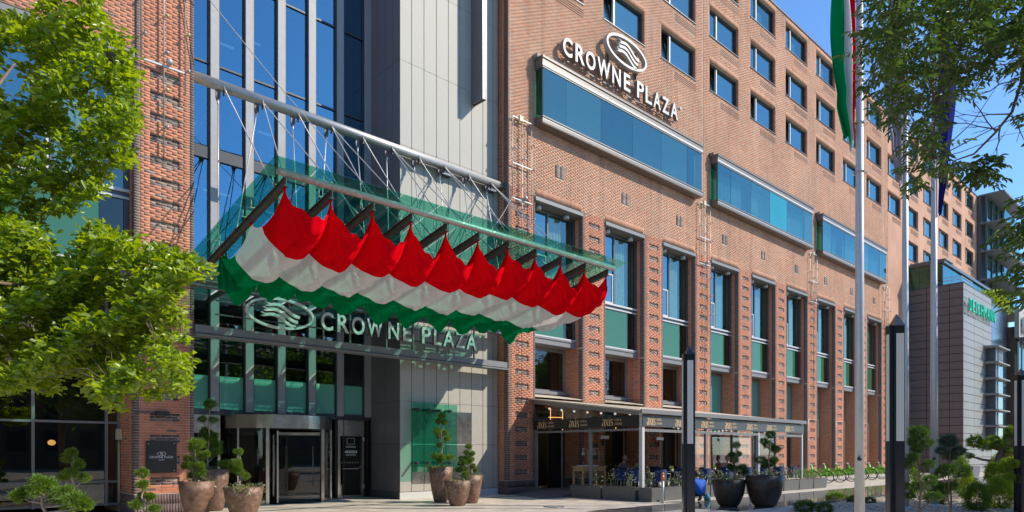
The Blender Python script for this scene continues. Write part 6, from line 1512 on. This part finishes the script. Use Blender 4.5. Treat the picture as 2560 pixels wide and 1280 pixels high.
for s in (-1, 1):
    skin_obj('forearm', [(P(.27, s*.29, .50), .048), (P(.40, s*.27, .28), .032)], [(0, 1)], 'skin', bm_, 1); hand(bm_, P, .40, s*.27, .27)
skin_obj('neck', [(P(.17, 0, .76), .055), (P(.24, 0, .86), .052)], [(0, 1)], 'skin', bm_, 1); head(bm_, P, .27, .92, 'hair_dark')
bag = thing('cloth_bag', 'small teal cloth bag on the paving beside the man in blue', 'bag', on_ground(1768, 1252)); c = on_ground(1768, 1252); MB().lathe(c, [(.08, 0), (.12, .04), (.12, .12), (.08, .20), (.03, .26), (.01, .28)], 16).build('bag', 'teal_cloth', bag)
# ================================================================= GREEN SHARE BIKES
def bike(loc, rz, label, first=None):
    if first is not None: return dup(first, loc, rz, label)
    t = thing('hire_bicycle', label, 'bicycle', loc, 'green hire bicycles docked by the hotel', rz)
    for x in (-.52, .52):
        w = MB(); n = 24; w.tube([(x+.33*math.cos(2*PI*k/n), 0, .34+.33*math.sin(2*PI*k/n)) for k in range(n+1)], .022, 6, cap=False); wh_ = w.build('wheel', 'tyre', t, local=True)
        s = MB()
        for k in range(10): a = 2*PI*k/10; s.tube([(x, 0, .34), (x+.31*math.cos(a), 0, .34+.31*math.sin(a))], .003, 3)
        s.tube([(x, -.05, .34), (x, .05, .34)], .03, 8); s.build('spokes', 'steel', wh_, local=True)
        g = MB(); g.tube([(x+.37*math.cos(a), 0, .34+.37*math.sin(a)) for a in [PI*.05+PI*.75*k/10 for k in range(11)]], .022, 5); g.build('mudguard', 'bike_green', t, local=True)
    f = MB(); f.tube([(.52, 0, .34), (.42, 0, .72), (.34, 0, 1.02)], .022, 7); f.tube([(.42, 0, .66), (.10, 0, .40), (-.10, 0, .34)], .045, 8); f.tube([(-.10, 0, .34), (-.18, 0, .74)], .03, 7); f.tube([(-.10, 0, .34), (-.52, 0, .34)], .02, 6); f.tube([(-.17, 0, .62), (-.52, 0, .34)], .016, 6); f.build('frame', 'bike_green', t, local=True)
    f = MB(); f.hexa([(-.85, -.02, .42), (-.12, -.02, .42), (-.12, .02, .42), (-.85, .02, .42)], [(-.70, -.03, .73), (-.22, -.03, .70), (-.22, .03, .70), (-.70, .03, .73)]); f.build('skirt_guard', 'bike_green', t, local=True)
    MB().box((-.62, -.034, .56), (-.46, .034, .66)).build('sticker', 'sticker_red', t, local=True)
    s = MB(); s.tube([(-.18, 0, .74), (-.20, 0, .93)], .014, 6); s.build('seat_post', 'steel', t, local=True)
    s = MB(); s.hexa([(-.36, -.09, .92), (-.06, -.03, .93), (-.06, .03, .93), (-.36, .09, .92)], [(-.36, -.09, .97), (-.06, -.02, .965), (-.06, .02, .965), (-.36, .09, .97)]); s.build('saddle', 'black_matte', t, local=True)
    h = MB(); h.tube([(.28, -.28, 1.05), (.36, -.12, 1.08), (.34, 0, 1.03), (.36, .12, 1.08), (.28, .28, 1.05)], .014, 6); h.build('handlebar', 'steel', t, local=True)
    h = MB(); h.box((.36, -.14, .72), (.60, .14, .80)); h.hexa([(.38, -.12, .80), (.44, -.12, .80), (.44, .12, .80), (.38, .12, .80)], [(.34, -.10, 1.0), (.40, -.10, 1.0), (.40, .10, 1.0), (.34, .10, 1.0)]); h.build('front_carrier', 'bike_green', t, local=True)
    return t
bk0 = None; pos = ['nearest the cafe planters', 'second from the cafe planters', 'third from the cafe planters', 'fourth along, left of the flagpole', 'fifth along, just behind the flagpole', 'sixth along, right of the flagpole', 'seventh along, left of the black pylon', 'last one, partly behind the black pylon', 'hidden behind the black pylon']
for k in range(9):
    loc = (36.6+k*1.75, 16.2+.04*k, 0); lab = 'green hire bicycle '+pos[k]
    if bk0 is None: bk0 = bike(loc, PI+TH+.9, lab)
    else: bike(loc, PI+TH+.9+random.uniform(-.12, .12), lab, bk0)
dk = thing('dock_rail', 'low steel docking rail under the green hire bicycles', 'rack', (43, 16.8, 0)); MB().box((36, 17.2, .02), (52, 17.3, .10)).build('rail', 'steel_dull', dk)
for k in range(3):
    a, b_ = ((RX[2+k+3], LX[3+k+3]))
    gf = thing('pillar_light_frame', ['thin pale light frame round the pillar before the bicycles', 'thin pale light frame round the pillar behind the bicycles', 'thin pale light frame round the pillar near the second pylon'][k], 'light frame', (a, W-.08, 0)); m = MB(); m.tube([(a+.02, W-.06, .6), (a+.02, W-.06, 3.9), (b_-.02, W-.06, 3.9), (b_-.02, W-.06, .6)], .022, 6); m.build('pipe', 'steel_rust', gf)
# ================================================================= TREES
def branchy(parent, pts_from, targets, r0, mat, name='branches'):
    b = MB()
    for tg in targets:
        s = min(pts_from, key=lambda p: (p-tg).length+max(0, p.z-tg.z)*1.5); m1 = s.lerp(tg, .4)+Vector((random.uniform(-.15, .15), random.uniform(-.15, .15), random.uniform(.0, .25))); m2 = s.lerp(tg, .75)+Vector((random.uniform(-.1, .1), random.uniform(-.1, .1), .05))
        b.tube([s, m1, m2, tg], [r0, r0*.6, r0*.35, r0*.12], 5)
    return b.build(name, mat, parent, kind='stuff')
# ---- the leafy tree at the left: two tiers of leaf rosettes on branches
lt = thing('leafy_tree', 'bright green broad leaved tree filling the left edge before the hotel', 'tree', (-2.4, 13.2, 0))
trunk = [Vector((-2.4, 13.2, 0)), Vector((-2.2, 13.3, 2.2)), Vector((-1.9, 13.4, 4.5)), Vector((-1.5, 13.5, 6.8)), Vector((-1.3, 13.6, 9.5))]
MB().tube(trunk, [.22, .18, .15, .11, .05], 12).build('trunk', 'bark', lt)
def inpoly(x, y, poly):
    c = False; j = len(poly)-1
    for i in range(len(poly)):
        xi, yi = poly[i]; xj, yj = poly[j]
        if (yi > y) != (yj > y) and x < (xj-xi)*(y-yi)/(yj-yi)+xi: c = not c
        j = i
    return c
UP = [(-260, 60), (-60, 30), (30, 40), (75, 45), (110, 10), (150, -60), (205, -90), (240, 5), (262, 60), (300, 78), (322, 110), (335, 150), (338, 200), (330, 250), (345, 300), (350, 340), (335, 380), (310, 430), (250, 440), (245, 485), (205, 500), (170, 530), (120, 555), (100, 600), (60, 560), (20, 590), (-60, 600), (-260, 620)]
HOLES = [[(0, 95), (0, 260), (45, 262), (100, 235), (60, 200), (40, 130)]]
LO = [(-260, 600), (-60, 560), (40, 555), (100, 590), (130, 620), (170, 625), (200, 600), (225, 560), (265, 575), (300, 600), (345, 580), (400, 615), (455, 645), (505, 640), (535, 665), (515, 700), (480, 690), (440, 720), (425, 760), (455, 810), (460, 860), (475, 905), (455, 935), (460, 985), (415, 985), (385, 1000), (330, 960), (335, 1005), (300, 1025), (265, 1015), (225, 1000), (235, 975), (200, 945), (170, 920), (135, 940), (138, 985), (100, 975), (60, 960), (20, 985), (-60, 960), (-260, 980)]
def sprays(poly, n, dlo, dhi, jit):
    xs = [p[0] for p in poly]; ys = [p[1] for p in poly]; out = []
    while len(out) < n:
        x = random.uniform(min(xs), max(xs)); y = random.uniform(min(ys), max(ys))
        if not inpoly(x, y, poly) or any(inpoly(x, y, h) for h in HOLES): continue
        # clumpy gaps
        g = math.sin(x*.031+y*.017+jit)+math.sin(x*.057-y*.043+jit*2)+.8*math.sin(y*.081+x*.02)
        if g < -.95 and random.random() < .93: continue
        # clumps come forward and recede like boughs
        dep = dlo+(dhi-dlo)*(.5+.28*math.sin(x*.022+y*.035+jit)+.22*random.uniform(-1, 1)); out.append(at_depth(x, y, dep))
    return out
def rosette_leaves(cs, k, L, spread, updir):
    P, D = [], []
    for c in cs:
        ax = Vector((random.gauss(0, .5), random.gauss(0, .5), 1)).normalized(); a0 = random.uniform(0, 6.28)
        u = ax.orthogonal().normalized(); w = ax.cross(u)
        for j in range(k):
            a = a0+2*PI*j/k*1.3+random.uniform(-.3, .3); e = random.uniform(-.1, .75); d = (u*math.cos(a)+w*math.sin(a))*1.0+ax*e
            off = Vector((random.gauss(0, spread), random.gauss(0, spread), random.gauss(0, spread*.6)))
            P.append(tuple(c+off)); D.append(tuple(d))
    return P, D
cs = sprays(UP, 1750, 11.6, 14.0, .4)+sprays(LO, 2250, 10.4, 13.2, 2.1)
P, D = rosette_leaves(cs, 11, .13, .07, 1)
leaves('crown', P, D, .145, 'leaf_bright', lt, width=.50, fold=.22, curl=.20)
hubs = [cs[i] for i in range(0, len(cs), 60)]
branchy(lt, hubs, [cs[i] for i in range(5, len(cs), 22)], .009, 'bark', 'twigs')
b = MB(); 
for q in ([trunk[1], Vector((-.8, 13.5, 3.8)), Vector((0, 13.6, 4.2)), Vector((1.2, 13.9, 4.4)), Vector((2.6, 14.2, 4.5))], [trunk[2], Vector((-.6, 13.7, 5.8)), Vector((.2, 13.8, 6.6)), Vector((1.4, 14.1, 7.2)), Vector((1.9, 14.2, 8.2))]): b.tube(q, [.09, .07, .055, .04, .015], 8)
b.build('limbs', 'bark', lt, kind='stuff')
# ---- the near tree whose twigs hang in at the top right
rt_ = thing('hanging_tree', 'dark pinnate leaved tree hanging into the top right corner', 'tree', at_depth(2950, 1133, 9).to_tuple()[:2]+(0,))
tb = Vector((rt_.location.x, rt_.location.y, 0)); ORG[rt_] = tb
trk = [tb, tb+Vector((.1, 0, 2.5)), tb+Vector((-.1, .1, 4.6)), tb+Vector((-.4, .2, 6.5)), tb+Vector((-.6, .3, 9))]
MB().tube(trk, [.24, .2, .17, .12, .05], 12).build('trunk', 'bark', rt_)
A1 = [(2190, -120), (2180, 0), (2160, 60), (2150, 90), (2170, 120), (2185, 150), (2180, 180), (2150, 185), (2210, 215), (2195, 240), (2215, 285), (2235, 300), (2250, 345), (2300, 380), (2290, 420), (2260, 460), (2300, 480), (2340, 440), (2380, 400), (2365, 350), (2330, 300), (2380, 260), (2420, 215), (2470, 190), (2480, 130), (2560, 150), (2700, 120), (2700, -120)]
A2 = [(2500, 40), (2490, 130), (2560, 140), (2570, 300), (2600, 320), (2900, 300), (2900, 30)]
A3 = [(2425, 415), (2460, 380), (2500, 385), (2500, 425), (2470, 435), (2430, 445)]
A4 = [(2500, 600), (2520, 545), (2550, 490), (2600, 470), (2760, 520), (2700, 730), (2575, 765), (2540, 735), (2510, 745), (2510, 725), (2545, 700), (2550, 640), (2570, 600), (2530, 602)]
def pinnate(poly, n, d0, d1, droop=.5, dens=1):
    xs = [p[0] for p in poly]; ys = [p[1] for p in poly]; P, D, R = [], [], []
    m = 0
    while m < n:
        x = random.uniform(min(xs), max(xs)); y = random.uniform(min(ys), max(ys))
        if not inpoly(x, y, poly): continue
        g = math.sin(x*.045+y*.03)+math.sin(x*.08-y*.06)
        if g < -.9 and random.random() < .8: continue
        m += 1; c = at_depth(x, y, random.uniform(d0, d1)); a = random.uniform(0, 2*PI); ax = Vector((math.cos(a), math.sin(a), random.uniform(-.9, .1))).normalized(); s = ax.cross(Vector((0, 0, 1))).normalized()
        L = random.uniform(.16, .26); R.append((c, c+ax*L-Vector((0, 0, .03))))
        for k in range(5):
            q = c+ax*L*(k+.6)/5.2
            for sg in (-1, 1): P.append(tuple(q)); D.append(tuple(s*sg+ax*.55+Vector((0, 0, random.uniform(-.4, .1)))))
        P.append(tuple(c+ax*L)); D.append(tuple(ax))
    return P, D, R
P, D, R = [], [], []
for poly, n, d0, d1 in ((A1, 860, 6.2, 8.4), (A2, 400, 6.4, 8.4), (A3, 30, 6.8, 7.1), (A4, 240, 6.4, 7.8)):
    p, d, r = pinnate(poly, n, d0, d1); P += p; D += d; R += r
leaves('crown', P, D, .085, 'leaf_dark', rt_, width=.32, fold=.12, curl=.25)
b = MB()
for (p, q) in R: b.tube([p, q], [.0025, .0015], 3, cap=False)
b.build('leaf_stalks', 'bark', rt_, kind='stuff')
limb = [at_depth(2760, -80, 8), at_depth(2600, -60, 7.8), at_depth(2480, 20, 7.6), at_depth(2400, 120, 7.5), at_depth(2340, 260, 7.4), at_depth(2330, 400, 7.3)]
limb2 = [trk[2], at_depth(2800, 300, 8.2), at_depth(2640, 80, 7.6), at_depth(2560, 120, 7.4), at_depth(2555, 200, 7.3), at_depth(2530, 280, 7.2), at_depth(2490, 330, 7.2), at_depth(2435, 385, 7.2), at_depth(2390, 400, 7.2), at_depth(2350, 440, 7.2)]
b = MB(); b.tube([trk[3]]+limb, [.06, .05, .035, .028, .02, .014, .006], 7); b.tube(limb2, [.07, .05, .03, .022, .018, .015, .012, .010, .007, .004], 7)
b.tube([trk[2], at_depth(2760, 560, 8), at_depth(2640, 600, 7.2), at_depth(2560, 640, 7.1), at_depth(2500, 620, 7.0)], [.06, .04, .02, .012, .005], 6)
b.build('limbs', 'bark', rt_, kind='stuff')
branchy(rt_, limb[1:]+limb2[2:5], [R[i][0] for i in range(0, len(R)-320, 14)], .007, 'bark', 'twigs')
# bare twigs against the sky
b = MB(); rr = random.Random(3)
def twig(p, q, r, lvl):
    n = 5; pts = [p]; 
    for k in range(1, n+1): pts.append(p.lerp(q, k/n)+(RT*rr.uniform(-1, 1)+Vector((0, 0, rr.uniform(-1, 1))))*.018*(q-p).length*1.6)
    b.tube(pts, [r*(1-.7*k/n) for k in range(n+1)], 4, cap=False)
    if lvl:
        for k in range(1, n):
            if rr.random() < .75:
                d = (q-p); l = d.length*rr.uniform(.25, .5); u = (d.normalized()*.5+RT*rr.uniform(-.9, .3)+Vector((0, 0, rr.uniform(-.8, .6)))+FW*rr.uniform(-.2, .2)).normalized(); twig(pts[k], pts[k]+u*l, r*.45, lvl-1)
for (x0, y0, x1, y1) in ((2530, 285, 2390, 290), (2500, 325, 2360, 300), (2490, 330, 2400, 200), (2555, 190, 2420, 250), (2500, 320, 2490, 400), (2530, 290, 2560, 350), (2560, 150, 2470, 170)): twig(at_depth(x0, y0, 7.2), at_depth(x1, y1, 7.2), .009, 2)
b.build('bare_twigs', 'bark', rt_, kind='stuff')
# ---- trees across the square: behind the camera, seen in the glass and throwing the dappled shade
def big_tree(loc, h, r, label, first=None, rz=0, sc=1.0, low=.35):
    if first is not None: return dup(first, loc, rz, label, scale=(sc, sc, sc))
    t = thing('square_tree', label, 'tree', loc, 'trees across the square'); loc = Vector(loc)
    MB().tube([loc, loc+Vector((.1, 0, h*.3)), loc+Vector((0, .1, h*.75))], [.2, .16, .05], 10).build('trunk', 'bark', t)
    n = 5200; d = rdir(n); q = rng.uniform(0, 1, n)**.4; lump = .75+.25*np.sin(d[:, 0]*6+d[:, 2]*4)+.15*np.sin(d[:, 1]*9)
    P = np.array(loc)+np.array([0, 0, h*.66])+d*(q*lump)[:, None]*np.array([r, r, h*.36]); leaves('crown', P, rng.normal(size=(n, 3))+np.array([0, 0, .2]), .34, 'leaf_conifer', t, width=.6)
    tg = [Vector(P[i]) for i in range(0, n, 130)]; branchy(t, [loc+Vector((0, 0, h*.3)), loc+Vector((0, .05, h*.5)), loc+Vector((0, .1, h*.7))], tg, .06, 'bark'); return t
bt = big_tree((28.5, .5, 0), 12, 4.2, 'tall tree across the square to the right of the camera')
for k, (x, y, s_) in enumerate(((38, -7, 1.0), (46, -2, .9), (20, -9, 1.0), (10, -12, 1.1), (0, -13, 1.0), (-9, -12, 1.1), (-16, -9, .9), (30, -14, 1.1), (54, -10, 1.1), (64, -6, 1.0))):
    big_tree((x, y, 0), 0, 0, 'tree across the square, number seen only in the glass'.replace('number seen only in the glass', ['beside the far crossing', 'beyond the flower beds', 'behind the camera to the right', 'straight behind the camera', 'behind the camera near the kerb', 'behind the camera to the left', 'far left across the road', 'in the second row across the square', 'at the far right of the square', 'last in the row at right'][k]), bt, rz=k*1.3, sc=s_)
ob_ = thing('opposite_building', 'plain plastered block of flats across the square', 'building', (10, -42, 0))
MB().box((-50, -56, 0), (80, -42, 15)).build('wall', 'far_plaster', ob_); MB().box((-51, -57, 15), (81, -41.5, 15.6)).build('roof', 'far_roof', ob_)
wp_ = MB().box((0, -41.96, 0), (1.4, -41.9, 1.9)).build('window', 'frame_dark', ob_)
wp_.location = Vector((-45, 0, 2))
for k in range(40):
    for j in range(4):
        if k == j == 0: continue
        c = wp_.copy(); C.objects.link(c); c.location = Vector((-45+k*3.1, 0, 2+j*3.2))
